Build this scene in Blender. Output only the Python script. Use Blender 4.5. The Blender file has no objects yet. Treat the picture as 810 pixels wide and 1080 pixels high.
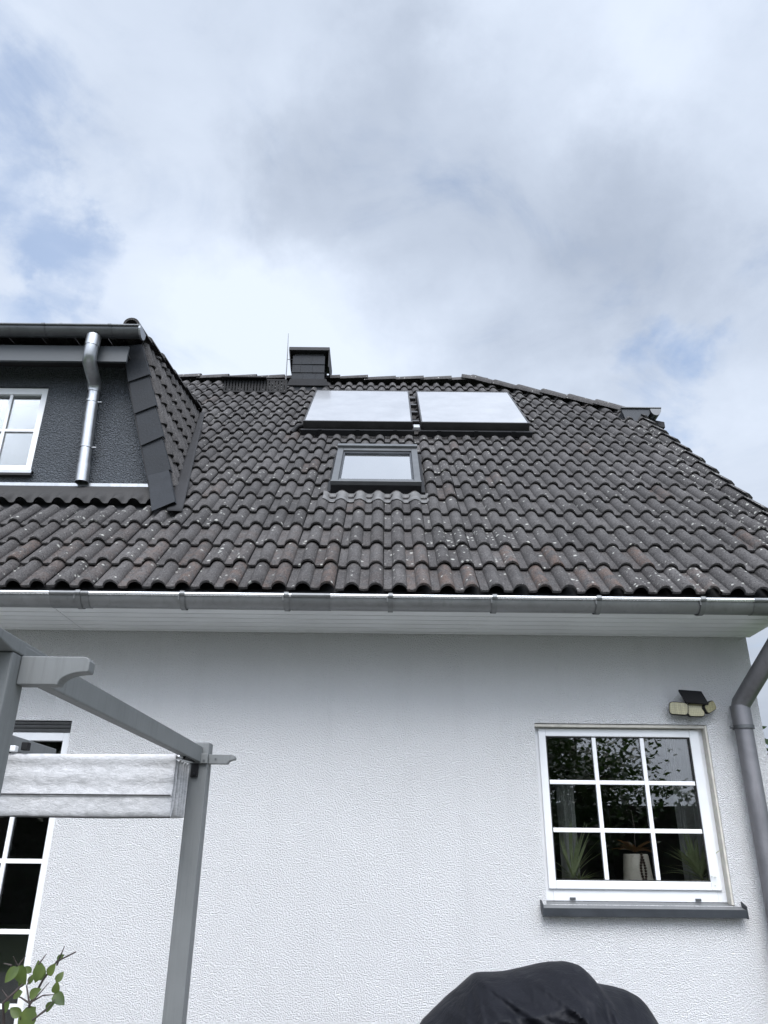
import bpy, bmesh, math, random
from mathutils import Vector, Matrix, noise
random.seed(7)
EYE = 1.6
S = bpy.context.scene
COL = S.collection
R = math.radians
PI = math.pi

# ------------------------------------------------------------------ scene-tree helpers
def tag(o, label=None, cat=None, group=None, kind=None):
    if label: o['label'] = label
    if cat: o['category'] = cat
    if group: o['group'] = group
    if kind: o['kind'] = kind
    return o

def empty(name, loc, label, cat, group=None):
    o = bpy.data.objects.new(name, None)
    o.empty_display_size = 0.2
    COL.objects.link(o)
    o.location = loc
    return tag(o, label, cat, group)

def origin_of(o):
    v = Vector((0, 0, 0))
    while o is not None:
        v += Vector(o.location); o = o.parent
    return v

class MB:
    """collects verts (world metres, z measured from the eye unless ground=True) and faces of ONE part"""
    def __init__(self, T=None, zoff=EYE):
        self.v = []; self.f = []; self.T = T; self.zoff = zoff
        self.tint = None
    def add(self, vs, fs):
        b = len(self.v)
        if self.T: vs = [self.T(*p) for p in vs]
        self.v += [tuple(p) for p in vs]
        self.f += [tuple(b + i for i in f) for f in fs]
        return b
    def box(self, x0, x1, y0, y1, z0, z1):
        vs = [(x0,y0,z0),(x1,y0,z0),(x1,y1,z0),(x0,y1,z0),(x0,y0,z1),(x1,y0,z1),(x1,y1,z1),(x0,y1,z1)]
        self.add(vs, [(3,2,1,0),(4,5,6,7),(0,1,5,4),(1,2,6,5),(2,3,7,6),(3,0,4,7)])
        return self
    def hexa(self, lo, hi):
        """two quads (four points each, same winding) joined"""
        self.add(list(lo)+list(hi), [(3,2,1,0),(4,5,6,7),(0,1,5,4),(1,2,6,5),(2,3,7,6),(3,0,4,7)])
        return self
    def bar(self, a, b, w, h, up=(0,0,1)):
        a = Vector(a); b = Vector(b); d = (b-a).normalized(); u = Vector(up)
        s = d.cross(u).normalized(); u = s.cross(d).normalized()
        def q(p): return [p - s*w/2 - u*h/2, p + s*w/2 - u*h/2, p + s*w/2 + u*h/2, p - s*w/2 + u*h/2]
        self.hexa(q(a), q(b)); return self
    def prism(self, pts, fn, d0, d1):
        """pts: 2-D outline; fn(p,q,d) -> xyz"""
        n = len(pts)
        vs = [fn(p, q, d0) for p, q in pts] + [fn(p, q, d1) for p, q in pts]
        fs = [tuple(range(n))[::-1], tuple(range(n, 2*n))]
        fs += [(i, (i+1) % n, n+(i+1) % n, n+i) for i in range(n)]
        self.add(vs, fs); return self
    def tube(self, path, r, n=12, caps=True, closed=False):
        path = [Vector(p) for p in path]
        rs = r if isinstance(r, (list, tuple)) else [r]*len(path)
        vs = []; ref = None
        m = len(path)
        for i, p in enumerate(path):
            if i == 0: t = path[1]-p
            elif i == m-1: t = p-path[i-1]
            else: t = (path[i+1]-p).normalized() + (p-path[i-1]).normalized()
            t.normalize()
            if ref is None:
                ref = Vector((1,0,0)) if abs(t.x) < .8 else Vector((0,1,0))
            a = (ref - t*ref.dot(t)).normalized(); ref = a; b = t.cross(a)
            k = 1.0
            if 0 < i < m-1:
                c = (path[i+1]-p).normalized().dot((p-path[i-1]).normalized())
                k = 1/max(.6, math.sqrt(max(.05,(1+c)/2)))
                k = 1 + (k-1)*.5
            for j in range(n):
                th = 2*PI*j/n
                vs.append(p + (a*math.cos(th)+b*math.sin(th))*rs[i]*k)
        fs = []
        for i in range(m-1):
            for j in range(n):
                fs.append((i*n+j, i*n+(j+1)%n, (i+1)*n+(j+1)%n, (i+1)*n+j))
        if caps: fs += [tuple(range(n))[::-1], tuple((m-1)*n+j for j in range(n))]
        self.add(vs, fs); return self
    def lathe(self, prof, c, n=24, axis=(0,0,1)):
        ax = Vector(axis).normalized(); q = ax.to_track_quat('Z', 'Y'); c = Vector(c)
        vs = []
        for r, z in prof:
            for j in range(n):
                th = 2*PI*j/n
                vs.append(c + q @ Vector((r*math.cos(th), r*math.sin(th), z)))
        fs = []
        for i in range(len(prof)-1):
            for j in range(n):
                fs.append((i*n+j, i*n+(j+1)%n, (i+1)*n+(j+1)%n, (i+1)*n+j))
        if prof[0][0] > 1e-5: fs.append(tuple(range(n))[::-1])
        if prof[-1][0] > 1e-5: fs.append(tuple((len(prof)-1)*n+j for j in range(n)))
        self.add(vs, fs); return self
    def grid(self, nu, nv, fn, flip=False):
        vs = [fn(i/nu, j/nv) for j in range(nv+1) for i in range(nu+1)]
        fs = []
        for j in range(nv):
            for i in range(nu):
                a = j*(nu+1)+i
                q = (a, a+1, a+nu+2, a+nu+1)
                fs.append(q[::-1] if flip else q)
        self.add(vs, fs); return self
    def build(self, name, mat, parent=None, smooth=None, bevel=0, label=None, solid=0):
        me = bpy.data.meshes.new(name)
        o0 = origin_of(parent) if parent is not None else Vector((0,0,0))
        loc = Vector((0,0,0))
        vs = [Vector(p) + Vector((0,0,self.zoff)) for p in self.v]
        if parent is None:
            loc = Vector((sum(p.x for p in vs)/len(vs), sum(p.y for p in vs)/len(vs), min(p.z for p in vs)))
            o0 = loc
        me.from_pydata([p - o0 for p in vs], [], self.f)
        me.update()
        if self.tint:
            at = me.color_attributes.new('tint', 'FLOAT_COLOR', 'POINT')
            for i, c in enumerate(self.tint): at.data[i].color = (c[0], c[1], c[2], 1)
        me.materials.append(mat)
        o = bpy.data.objects.new(name, me); COL.objects.link(o)
        if parent is not None: o.parent = parent
        else: o.location = loc
        if smooth is not None:
            me.shade_smooth() if hasattr(me, 'shade_smooth') else None
            me.set_sharp_from_angle(angle=R(smooth))
        if solid:
            m = o.modifiers.new('thickness', 'SOLIDIFY'); m.thickness = solid; m.offset = 0
        if bevel:
            m = o.modifiers.new('edge', 'BEVEL'); m.width = bevel; m.segments = 2; m.limit_method = 'ANGLE'; m.angle_limit = R(40)
            m.harden_normals = False
        if label: o['label'] = label
        return o

# ------------------------------------------------------------------ material helpers
def new_mat(name):
    m = bpy.data.materials.new(name); m.use_nodes = True
    nt = m.node_tree
    return m, nt, nt.nodes['Principled BSDF']

def N(nt, t, **kw):
    n = nt.nodes.new(t)
    for k, v in kw.items():
        if k in ('operation','data_type','blend_type','feature','noise_dimensions','interpolation_type','attribute_name','invert','vector_type','sky_type','distance'):
            setattr(n, k, v)
        else:
            n.inputs[k].default_value = v
    return n

def L(nt, a, b): nt.links.new(a, b)

def ramp(nt, src, p0, p1, c0=(0,0,0,1), c1=(1,1,1,1)):
    r = nt.nodes.new('ShaderNodeValToRGB')
    r.color_ramp.elements[0].position = p0; r.color_ramp.elements[1].position = p1
    r.color_ramp.elements[0].color = c0; r.color_ramp.elements[1].color = c1
    L(nt, src, r.inputs[0]); return r.outputs[0]

def mixc(nt, fac, a, b, blend='MIX'):
    m = nt.nodes.new('ShaderNodeMix'); m.data_type = 'RGBA'; m.blend_type = blend
    for s, i in ((fac, 0), (a, 6), (b, 7)):
        if hasattr(s, 'node'): L(nt, s, m.inputs[i])
        else: m.inputs[i].default_value = s if i == 0 else (tuple(s)+(1,) if len(s) == 3 else s)
    return m.outputs[2]

def noise_f(nt, vec, scale, detail=4, rough=.55, dist=0):
    n = N(nt, 'ShaderNodeTexNoise', Scale=scale, Detail=detail, Roughness=rough, Distortion=dist)
    if vec is not None: L(nt, vec, n.inputs['Vector'])
    return n.outputs['Fac']

def simple(name, col, rough=.6, metal=0, var=.12, vscale=6, bump=0, bscale=80, spec=.5, coat=0, fine=0):
    """base colour with uneven tone, a little roughness variation and a surface bump"""
    m, nt, p = new_mat(name)
    tc = nt.nodes.new('ShaderNodeTexCoord').outputs['Object']
    f = noise_f(nt, tc, vscale, 5)
    d = tuple(c*(1-var) for c in col); u = tuple(min(1, c*(1+var)) for c in col)
    c = mixc(nt, ramp(nt, f, .3, .7), d, u)
    if fine:
        g = noise_f(nt, tc, 240, 2)
        c = mixc(nt, ramp(nt, g, .35, .7), c, tuple(x*(1+fine) for x in col))
    L(nt, c, p.inputs['Base Color'])
    rr = nt.nodes.new('ShaderNodeMapRange'); L(nt, f, rr.inputs[0])
    rr.inputs[3].default_value = max(.02, rough-.1); rr.inputs[4].default_value = min(1, rough+.1)
    L(nt, rr.outputs[0], p.inputs['Roughness'])
    p.inputs['Metallic'].default_value = metal
    p.inputs['Specular IOR Level'].default_value = spec
    p.inputs['Coat Weight'].default_value = coat
    if bump:
        b = N(nt, 'ShaderNodeBump', Strength=min(1, bump), Distance=.004)
        L(nt, noise_f(nt, tc, bscale, 4), b.inputs['Height']); L(nt, b.outputs[0], p.inputs['Normal'])
    return m

def plaster(name, col, scale, depth, var):
    """rough-cast render: rounded grains with winding gaps"""
    m, nt, p = new_mat(name)
    tc = nt.nodes.new('ShaderNodeTexCoord').outputs['Object']
    warp = N(nt, 'ShaderNodeTexNoise', Scale=scale*.6, Detail=2)
    L(nt, tc, warp.inputs['Vector'])
    ad = N(nt, 'ShaderNodeVectorMath', operation='MULTIPLY_ADD')
    L(nt, warp.outputs['Color'], ad.inputs[0]); ad.inputs[1].default_value = (.35/scale,)*3; L(nt, tc, ad.inputs[2])
    n1 = noise_f(nt, ad.outputs[0], scale, 2, .5)
    n2 = noise_f(nt, tc, scale*3, 2, .5)
    h = N(nt, 'ShaderNodeMath', operation='MULTIPLY_ADD'); L(nt, n2, h.inputs[0]); h.inputs[1].default_value = .3
    r1 = ramp(nt, n1, .36, .64); L(nt, r1, h.inputs[2])
    b = N(nt, 'ShaderNodeBump', Strength=1.0, Distance=depth); L(nt, h.outputs[0], b.inputs['Height'])
    L(nt, b.outputs[0], p.inputs['Normal'])
    big = noise_f(nt, tc, 1.1, 5, .6)
    st = nt.nodes.new('ShaderNodeMapping'); st.inputs['Scale'].default_value = (6, 6, .5); L(nt, tc, st.inputs[0])
    streak = noise_f(nt, st.outputs[0], 1.0, 5, .6)
    c = mixc(nt, ramp(nt, big, .3, .75), tuple(x*(1-var) for x in col), col)
    c = mixc(nt, ramp(nt, streak, .52, .8), c, tuple(x*(1-1.6*var) for x in col))
    L(nt, c, p.inputs['Base Color'])
    p.inputs['Roughness'].default_value = .92; p.inputs['Specular IOR Level'].default_value = .2
    return m

def tile_mat():
    m, nt, p = new_mat('concrete_tile')
    tc = nt.nodes.new('ShaderNodeTexCoord').outputs['Object']
    at = N(nt, 'ShaderNodeVertexColor'); at.layer_name = 'tint'
    sp = nt.nodes.new('ShaderNodeSeparateColor'); L(nt, at.outputs[0], sp.inputs[0])
    f = noise_f(nt, tc, 7, 6, .65)
    c = mixc(nt, ramp(nt, f, .3, .72), (.043,.0405,.0405), (.078,.074,.0735))
    # every tile weathers a little differently
    tone = N(nt, 'ShaderNodeMapRange'); L(nt, sp.outputs[0], tone.inputs[0]); tone.inputs[3].default_value = .72; tone.inputs[4].default_value = 1.28
    vm = N(nt, 'ShaderNodeVectorMath', operation='SCALE'); L(nt, c, vm.inputs[0]); L(nt, tone.outputs[0], vm.inputs['Scale'])
    c = vm.outputs[0]
    # bare reddish concrete where the coating has worn
    rn = ramp(nt, noise_f(nt, tc, 16, 4, .6), .38, .62)
    rf = N(nt, 'ShaderNodeMath', operation='MULTIPLY'); L(nt, rn, rf.inputs[0]); L(nt, sp.outputs[1], rf.inputs[1])
    c = mixc(nt, rf.outputs[0], c, (.125,.076,.056))
    # granular speckle
    g = noise_f(nt, tc, 105, 3, .7)
    c = mixc(nt, ramp(nt, g, .56, .70), c, (.17,.165,.16))
    g2 = noise_f(nt, tc, 80, 3, .7)
    c = mixc(nt, ramp(nt, g2, .54, .66), c, (.016,.015,.016))
    # white lichen spots
    for sc, thr, rad, bias in ((34, .87, .36, 1.0), (15, .87, .24, 1.0)):
        v = N(nt, 'ShaderNodeTexVoronoi', Scale=sc, Randomness=1.0)
        wn = N(nt, 'ShaderNodeTexNoise', Scale=60.0, Detail=2.0); L(nt, tc, wn.inputs['Vector'])
        wa = N(nt, 'ShaderNodeVectorMath', operation='MULTIPLY_ADD'); L(nt, wn.outputs['Color'], wa.inputs[0]); wa.inputs[1].default_value = (.012,)*3; L(nt, tc, wa.inputs[2])
        L(nt, wa.outputs[0], v.inputs['Vector'])
        d = ramp(nt, v.outputs['Distance'], rad*.45, rad, (1,1,1,1), (0,0,0,1))
        s2 = nt.nodes.new('ShaderNodeSeparateColor'); L(nt, v.outputs['Color'], s2.inputs[0])
        lk = N(nt, 'ShaderNodeMath', operation='MULTIPLY_ADD'); L(nt, sp.outputs[2], lk.inputs[0]); lk.inputs[1].default_value = .45; L(nt, s2.outputs[0], lk.inputs[2])
        cell = N(nt, 'ShaderNodeMath', operation='GREATER_THAN'); L(nt, lk.outputs[0], cell.inputs[0]); cell.inputs[1].default_value = thr + .12
        mm = N(nt, 'ShaderNodeMath', operation='MULTIPLY'); L(nt, d, mm.inputs[0]); L(nt, cell.outputs[0], mm.inputs[1])
        m2 = N(nt, 'ShaderNodeMath', operation='MULTIPLY'); L(nt, mm.outputs[0], m2.inputs[0]); m2.inputs[1].default_value = .85
        c = mixc(nt, m2.outputs[0], c, (.40,.40,.37))
    L(nt, c, p.inputs['Base Color'])
    p.inputs['Roughness'].default_value = .82; p.inputs['Specular IOR Level'].default_value = .25
    b = N(nt, 'ShaderNodeBump', Strength=.7, Distance=.004)
    hh = N(nt, 'ShaderNodeMath', operation='MULTIPLY_ADD'); L(nt, noise_f(nt, tc, 160, 3, .6), hh.inputs[0]); hh.inputs[1].default_value = .6
    L(nt, noise_f(nt, tc, 45, 3), hh.inputs[2])
    L(nt, hh.outputs[0], b.inputs['Height']); L(nt, b.outputs[0], p.inputs['Normal'])
    return m

def zinc(name, col=(.30,.31,.32), rough=.38):
    m, nt, p = new_mat(name)
    tc = nt.nodes.new('ShaderNodeTexCoord').outputs['Object']
    a = noise_f(nt, tc, 5, 6, .7, 1.0)
    mp = nt.nodes.new('ShaderNodeMapping'); mp.inputs['Scale'].default_value = (30, 30, 3); L(nt, tc, mp.inputs[0])
    s = noise_f(nt, mp.outputs[0], 1, 4, .6)
    c = mixc(nt, ramp(nt, a, .3, .7), tuple(x*.85 for x in col), tuple(x*1.12 for x in col))
    c = mixc(nt, ramp(nt, s, .55, .8), c, tuple(x*.75 for x in col))
    L(nt, c, p.inputs['Base Color'])
    p.inputs['Metallic'].default_value = .85
    rr = nt.nodes.new('ShaderNodeMapRange'); L(nt, a, rr.inputs[0]); rr.inputs[3].default_value = rough-.1; rr.inputs[4].default_value = rough+.18
    L(nt, rr.outputs[0], p.inputs['Roughness'])
    b = N(nt, 'ShaderNodeBump', Strength=.15, Distance=.003); L(nt, noise_f(nt, tc, 18, 3), b.inputs['Height']); L(nt, b.outputs[0], p.inputs['Normal'])
    return m

def glass(name, tint=(.93,.945,.945), gain=1.6, base=.03, rough=.0, wav=.004):
    m = bpy.data.materials.new(name); m.use_nodes = True; nt = m.node_tree
    for n in list(nt.nodes): nt.nodes.remove(n)
    out = nt.nodes.new('ShaderNodeOutputMaterial')
    tr = nt.nodes.new('ShaderNodeBsdfTransparent'); tr.inputs[0].default_value = tint+(1,)
    gl = N(nt, 'ShaderNodeBsdfGlossy', Roughness=rough); gl.inputs[0].default_value = (1,1,1,1)
    fr = N(nt, 'ShaderNodeFresnel', IOR=1.5)
    ma = N(nt, 'ShaderNodeMath', operation='MULTIPLY_ADD'); L(nt, fr.outputs[0], ma.inputs[0]); ma.inputs[1].default_value = gain; ma.inputs[2].default_value = base
    ma.use_clamp = True
    tc = nt.nodes.new('ShaderNodeTexCoord').outputs['Object']
    b = N(nt, 'ShaderNodeBump', Strength=wav, Distance=.02); L(nt, noise_f(nt, tc, 3, 1), b.inputs['Height'])
    L(nt, b.outputs[0], gl.inputs['Normal'])
    mx = nt.nodes.new('ShaderNodeMixShader')
    L(nt, ma.outputs[0], mx.inputs[0]); L(nt, tr.outputs[0], mx.inputs[1]); L(nt, gl.outputs[0], mx.inputs[2])
    L(nt, mx.outputs[0], out.inputs[0])
    return m

def leaf_mat(name, c0, c1):
    m, nt, p = new_mat(name)
    tc = nt.nodes.new('ShaderNodeTexCoord').outputs['Object']
    f = noise_f(nt, tc, 14, 3)
    L(nt, mixc(nt, ramp(nt, f, .3, .7), c0, c1), p.inputs['Base Color'])
    p.inputs['Roughness'].default_value = .45
    b = N(nt, 'ShaderNodeBump', Strength=.3, Distance=.002); L(nt, noise_f(nt, tc, 130, 3), b.inputs['Height']); L(nt, b.outputs[0], p.inputs['Normal'])
    tl = nt.nodes.new('ShaderNodeBsdfTranslucent'); tl.inputs[0].default_value = tuple(x*1.6 for x in c1)+(1,)
    mx = nt.nodes.new('ShaderNodeMixShader'); mx.inputs[0].default_value = .25
    out = nt.nodes['Material Output']
    L(nt, p.outputs[0], mx.inputs[1]); L(nt, tl.outputs[0], mx.inputs[2]); L(nt, mx.outputs[0], out.inputs[0])
    return m

def crinkle(name, col):
    """silvery coated sheet, finely creased"""
    m, nt, p = new_mat(name)
    tc = nt.nodes.new('ShaderNodeTexCoord').outputs['Object']
    mp = nt.nodes.new('ShaderNodeMapping'); mp.inputs['Rotation'].default_value = (0, R(35), 0); mp.inputs['Scale'].default_value = (1, 1, 2.2); L(nt, tc, mp.inputs[0])
    a = noise_f(nt, mp.outputs[0], 34, 6, .65, .8)
    b1 = N(nt, 'ShaderNodeBump', Strength=.7, Distance=.006); L(nt, a, b1.inputs['Height'])
    L(nt, b1.outputs[0], p.inputs['Normal'])
    st = noise_f(nt, mp.outputs[0], 20, 8, .75, 1.2)
    c = mixc(nt, ramp(nt, st, .34, .60), tuple(x*.70 for x in col), col)
    L(nt, c, p.inputs['Base Color'])
    p.inputs['Roughness'].default_value = .75; p.inputs['Specular IOR Level'].default_value = .25
    return m

M = {}
M['plaster'] = plaster('white_roughcast', (.83,.832,.845), 150, .0085, .045)
M['dark_plaster'] = plaster('slate_grey_roughcast', (.135,.148,.166), 78, .026, .14)
M['tile'] = tile_mat()
M['zinc'] = zinc('weathered_zinc', (.245,.25,.252), .5)
M['sleeve'] = zinc('sleeve_zinc', (.205,.21,.212), .5)
M['zinc_dark'] = zinc('dark_zinc', (.13,.135,.14), .45)
M['zinc_bright'] = zinc('bright_zinc', (.36,.37,.385), .30)
M['bead'] = zinc('bead_painted_highlight', (.80,.81,.82), .22)  # paler than its gutter: the sky highlight is put into the colour
M['pipe'] = zinc('pipe_zinc', (.215,.212,.225), .5)
M['soffit'] = simple('soffit_paint', (.66,.67,.68), .5, var=.05, vscale=3, bump=.15, bscale=40)
M['pvc'] = simple('white_pvc', (.72,.73,.75), .32, var=.03, vscale=9)
M['pvc_bead'] = simple('glazing_bar_white', (.82,.83,.85), .35, var=.02)
M['seal'] = simple('rubber_seal', (.015,.015,.016), .6)
M['reveal_strip'] = simple('beige_reveal_strip', (.50,.48,.43), .7, var=.15, vscale=20)
M['anthracite'] = simple('anthracite_metal', (.032,.036,.042), .45, var=.18, vscale=8, metal=.15, spec=.35)
M['sill_top'] = simple('sill_top_metal', (.13,.135,.14), .45, var=.15, vscale=6, metal=.2, fine=.3)
M['slate'] = simple('slate_sheet', (.020,.022,.0255), .7, var=.3, vscale=7, bump=.5, bscale=60, spec=.22, fine=.5)
M['lead'] = simple('grey_flashing', (.030,.030,.032), .8, spec=.15, var=.25, vscale=8, bump=.4, bscale=30, fine=.2)
M['apron'] = simple('weathered_apron_flashing', (.125,.124,.124), .7, var=.3, vscale=14, bump=.4, bscale=40)
M['dark_apron'] = simple('dark_apron_flashing', (.021,.020,.020), .75, var=.3, vscale=12, bump=.5, bscale=60, fine=.5)
M['fascia'] = simple('grey_fascia_board', (.062,.069,.076), .5, var=.08)
M['black'] = simple('black_metal', (.010,.010,.011), .6, var=.2, spec=.2)
M['black_wood'] = simple('dark_board', (.02,.02,.022), .7, var=.2)
M['panel_frame'] = simple('collector_frame', (.035,.034,.034), .4, var=.2, vscale=10, metal=.4)
M['sash_grey'] = simple('grey_aluminium', (.10,.104,.108), .42, var=.12, vscale=12, metal=.5)
M['steel'] = simple('light_steel', (.55,.56,.58), .35, metal=.8)
M['wood'] = simple('grey_painted_wood', (.195,.205,.208), .5, var=.07, vscale=4, bump=.15, bscale=50)
def wood_mat():
    m, nt, p = new_mat('grey_painted_timber')
    tc = nt.nodes.new('ShaderNodeTexCoord').outputs['Object']
    ge = nt.nodes.new('ShaderNodeNewGeometry')
    mp = nt.nodes.new('ShaderNodeMapping'); mp.inputs['Scale'].default_value = (60, 60, 3.0); L(nt, tc, mp.inputs[0])
    g = noise_f(nt, mp.outputs[0], 1.0, 5, .6)
    b_ = noise_f(nt, tc, 5, 5, .6)
    c = mixc(nt, ramp(nt, b_, .3, .7), (.128,.135,.136), (.160,.168,.170))
    c = mixc(nt, ramp(nt, g, .55, .78), c, (.112,.118,.119))
    d = noise_f(nt, tc, 55, 4, .7)
    c = mixc(nt, ramp(nt, d, .68, .76), c, (.08,.084,.084))
    L(nt, c, p.inputs['Base Color']); p.inputs['Roughness'].default_value = .55
    b = N(nt, 'ShaderNodeBump', Strength=.35, Distance=.003); L(nt, g, b.inputs['Height']); L(nt, b.outputs[0], p.inputs['Normal'])
    return m
M['wood'] = wood_mat()
M['wood_dark'] = simple('grey_wood_underside', (.175,.185,.19), .5, var=.07, vscale=4)
M['cloth'] = crinkle('silver_awning_cloth', (.50,.50,.51))
M['glass'] = glass('window_glass', gain=1.75, base=.01)
M['skyglass'] = glass('roof_window_glass', gain=3.7, base=.02)
M['door_glass'] = glass('door_glass', gain=1.2, base=.0)
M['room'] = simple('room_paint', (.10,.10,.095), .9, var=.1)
M['curtain'] = simple('curtain_cloth', (.60,.60,.56), .9, var=.1, vscale=4)
M['ground'] = simple('lawn', (.05,.075,.03), .95, var=.35, vscale=3, bump=.6, bscale=30)
M['paving'] = simple('terrace_slabs', (.20,.195,.185), .85, var=.12, vscale=2, bump=.3, bscale=40)
M['bark'] = simple('bark', (.06,.048,.038), .9, var=.3, vscale=12, bump=.8, bscale=40)
M['leaf'] = leaf_mat('shrub_leaf', (.030,.060,.014), (.11,.15,.035))
M['tree_leaf'] = leaf_mat('tree_leaf', (.020,.045,.012), (.05,.09,.022))
M['hedge_leaf'] = leaf_mat('hedge_leaf', (.016,.034,.012), (.035,.065,.02))
M['house_leaf'] = leaf_mat('houseplant_leaf', (.20,.25,.12), (.42,.46,.26))
M['red_leaf'] = leaf_mat('reddish_leaf', (.20,.10,.045), (.34,.18,.08))
M['twig'] = simple('twig', (.055,.042,.038), .85, var=.3, vscale=30)
M['cream'] = simple('cream_ceramic', (.58,.52,.43), .5, var=.08)
M['brown'] = simple('brown_beads', (.05,.028,.018), .5)
M['lamp_lens'] = None
# ------------------------------------------------------------------ black cover cloth
def cover_mat():
    m, nt, p = new_mat('black_cover_fabric')
    tc = nt.nodes.new('ShaderNodeTexCoord').outputs['Object']
    f = noise_f(nt, tc, 5, 4)
    L(nt, mixc(nt, ramp(nt, f, .3, .7), (.0045,.005,.0075), (.008,.0085,.012)), p.inputs['Base Color'])
    p.inputs['Roughness'].default_value = .55; p.inputs['Specular IOR Level'].default_value = .16
    w = N(nt, 'ShaderNodeBump', Strength=.5, Distance=.02); L(nt, noise_f(nt, tc, 9, 5, .6, .6), w.inputs['Height'])
    b = N(nt, 'ShaderNodeBump', Strength=.25, Distance=.001); L(nt, noise_f(nt, tc, 420, 2), b.inputs['Height']); L(nt, w.outputs[0], b.inputs['Normal'])
    L(nt, b.outputs[0], p.inputs['Normal'])
    return m
M['cover'] = cover_mat()
def lens_mat():
    m, nt, p = new_mat('lamp_lens_yellowish')
    tc = nt.nodes.new('ShaderNodeTexCoord').outputs['Object']
    v = N(nt, 'ShaderNodeTexVoronoi', Scale=90.0, Randomness=.15); L(nt, tc, v.inputs['Vector'])
    L(nt, mixc(nt, ramp(nt, v.outputs['Distance'], .2, .55), (.40,.37,.22), (.27,.25,.15)), p.inputs['Base Color'])
    p.inputs['Roughness'].default_value = .35; p.inputs['Coat Weight'].default_value = .3
    return m
M['lamp_lens'] = lens_mat()
def collector_mat():
    m, nt, p = new_mat('collector_glass')
    tc = nt.nodes.new('ShaderNodeTexCoord').outputs['Object']
    f = noise_f(nt, tc, 3.5, 6, .7)
    L(nt, mixc(nt, ramp(nt, f, .35, .7), (.25,.255,.27), (.33,.335,.35)), p.inputs['Base Color'])  # light base colour carries the sheen of sky seen at a grazing angle
    p.inputs['Roughness'].default_value = .30
    p.inputs['IOR'].default_value = 1.6; p.inputs['Specular IOR Level'].default_value = 1.0
    p.inputs['Coat Weight'].default_value = 1.0; p.inputs['Coat Roughness'].default_value = .12; p.inputs['Coat IOR'].default_value = 1.6
    return m
M['collector'] = collector_mat()

# ------------------------------------------------------------------ the house
house = empty('house', (-2.6, 5.0, 0), 'white rendered house with a dark tiled roof, slate grey dormer and zinc gutters', 'house')
WR, WL = 2.415, -7.7            # side walls
YF, YR = 5.0, 8.83              # front wall, ridge
YB = 2*YR - YF
VX, VXL = 2.93, -8.2            # verges
BY, BZ = 4.47, 1.45             # roof base line
q2 = math.sqrt(.5)
def RP(x, s, h): return (x, BY + s*q2 - h*q2, BZ + s*q2 + h*q2)
SR = (YR-BY)*math.sqrt(2)       # slope length to the ridge

# walls: one mesh with the openings left out
win = (.968, 2.062, -.255, .772)
door = (-3.30, -1.962, -1.50, .755)
mb = MB()
xs = sorted([WL, door[0], door[1], win[0], win[1], WR]); zs = sorted([-1.6, door[2], win[2], win[3], door[3], 1.42])
def inside(x, z, o): return o[0] < x < o[1] and o[2] < z < o[3]
for i in range(len(xs)-1):
    for j in range(len(zs)-1):
        cx, cz = (xs[i]+xs[i+1])/2, (zs[j]+zs[j+1])/2
        if inside(cx, cz, win) or inside(cx, cz, door): continue
        mb.add([(xs[i],YF,zs[j]),(xs[i+1],YF,zs[j]),(xs[i+1],YF,zs[j+1]),(xs[i],YF,zs[j+1])], [(0,1,2,3)])
for o in (win, door):
    d = .30
    x0,x1,z0,z1 = o
    mb.add([(x0,YF,z0),(x0,YF+d,z0),(x0,YF+d,z1),(x0,YF,z1)], [(3,2,1,0)])
    mb.add([(x1,YF,z0),(x1,YF+d,z0),(x1,YF+d,z1),(x1,YF,z1)], [(0,1,2,3)])
    mb.add([(x0,YF,z1),(x1,YF,z1),(x1,YF+d,z1),(x0,YF+d,z1)], [(0,3,2,1)])
    mb.add([(x0,YF,z0),(x1,YF,z0),(x1,YF+d,z0),(x0,YF+d,z0)], [(0,1,2,3)])
zt = lambda y: BZ + (min(y, 2*YR-y) - BY) - .12
hz = 4.45
gab = [(YF,-1.6),(YF,zt(YF)),(BY+hz-BZ+.12,hz),(2*YR-(BY+hz-BZ+.12),hz),(YB,zt(YB)),(YB,-1.6)]
for x, fl in ((WR, False), (WL, True)):
    f = tuple(range(6)); 
    mb.add([(x,y,z) for y, z in gab], [f[::-1] if not fl else f])
mb.add([(WL,YB,-1.6),(WR,YB,-1.6),(WR,YB,zt(YB)),(WL,YB,zt(YB))], [(3,2,1,0)])
mb.build('wall', M['plaster'], house)

# rooms behind the panes (dark inside)
mb = MB()
for (x0,x1,y0,y1,z0,z1) in ((-4.0,-.6,5.301,8.6,-1.5,1.15),(-.5,2.38,5.301,8.6,-1.5,1.15)):
    vs = [(x0,y0,z0),(x1,y0,z0),(x1,y1,z0),(x0,y1,z0),(x0,y0,z1),(x1,y0,z1),(x1,y1,z1),(x0,y1,z1)]
    mb.add(vs, [(0,1,2,3),(7,6,5,4),(1,5,6,2),(2,6,7,3),(4,0,3,7)])
mb.box(.972, 2.058, 5.145, 5.50, -.235, -.205)
mb.build('interior', M['room'], house)

# ---- roof tiles ---------------------------------------------------
def prof(t):
    """height over one 0.1455 m roll: narrow flat pan, then a rounded roll"""
    if t < .36: return .003*(1-math.sin(PI*t/.36))
    k = (t-.36)/.64
    return .003 + .043*max(0, math.sin(PI*k))**.58
TU = [0, .10, .20, .30, .36, .375, .40, .44, .50, .58, .68, .78, .86, .92, .96, .985]
RW = .1465
class Clip:
    def __init__(self, p, n): self.p = Vector(p); self.n = Vector(n)
    def side(self, q): return (Vector(q)-self.p).dot(self.n)     # > 0 is thrown away

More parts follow.
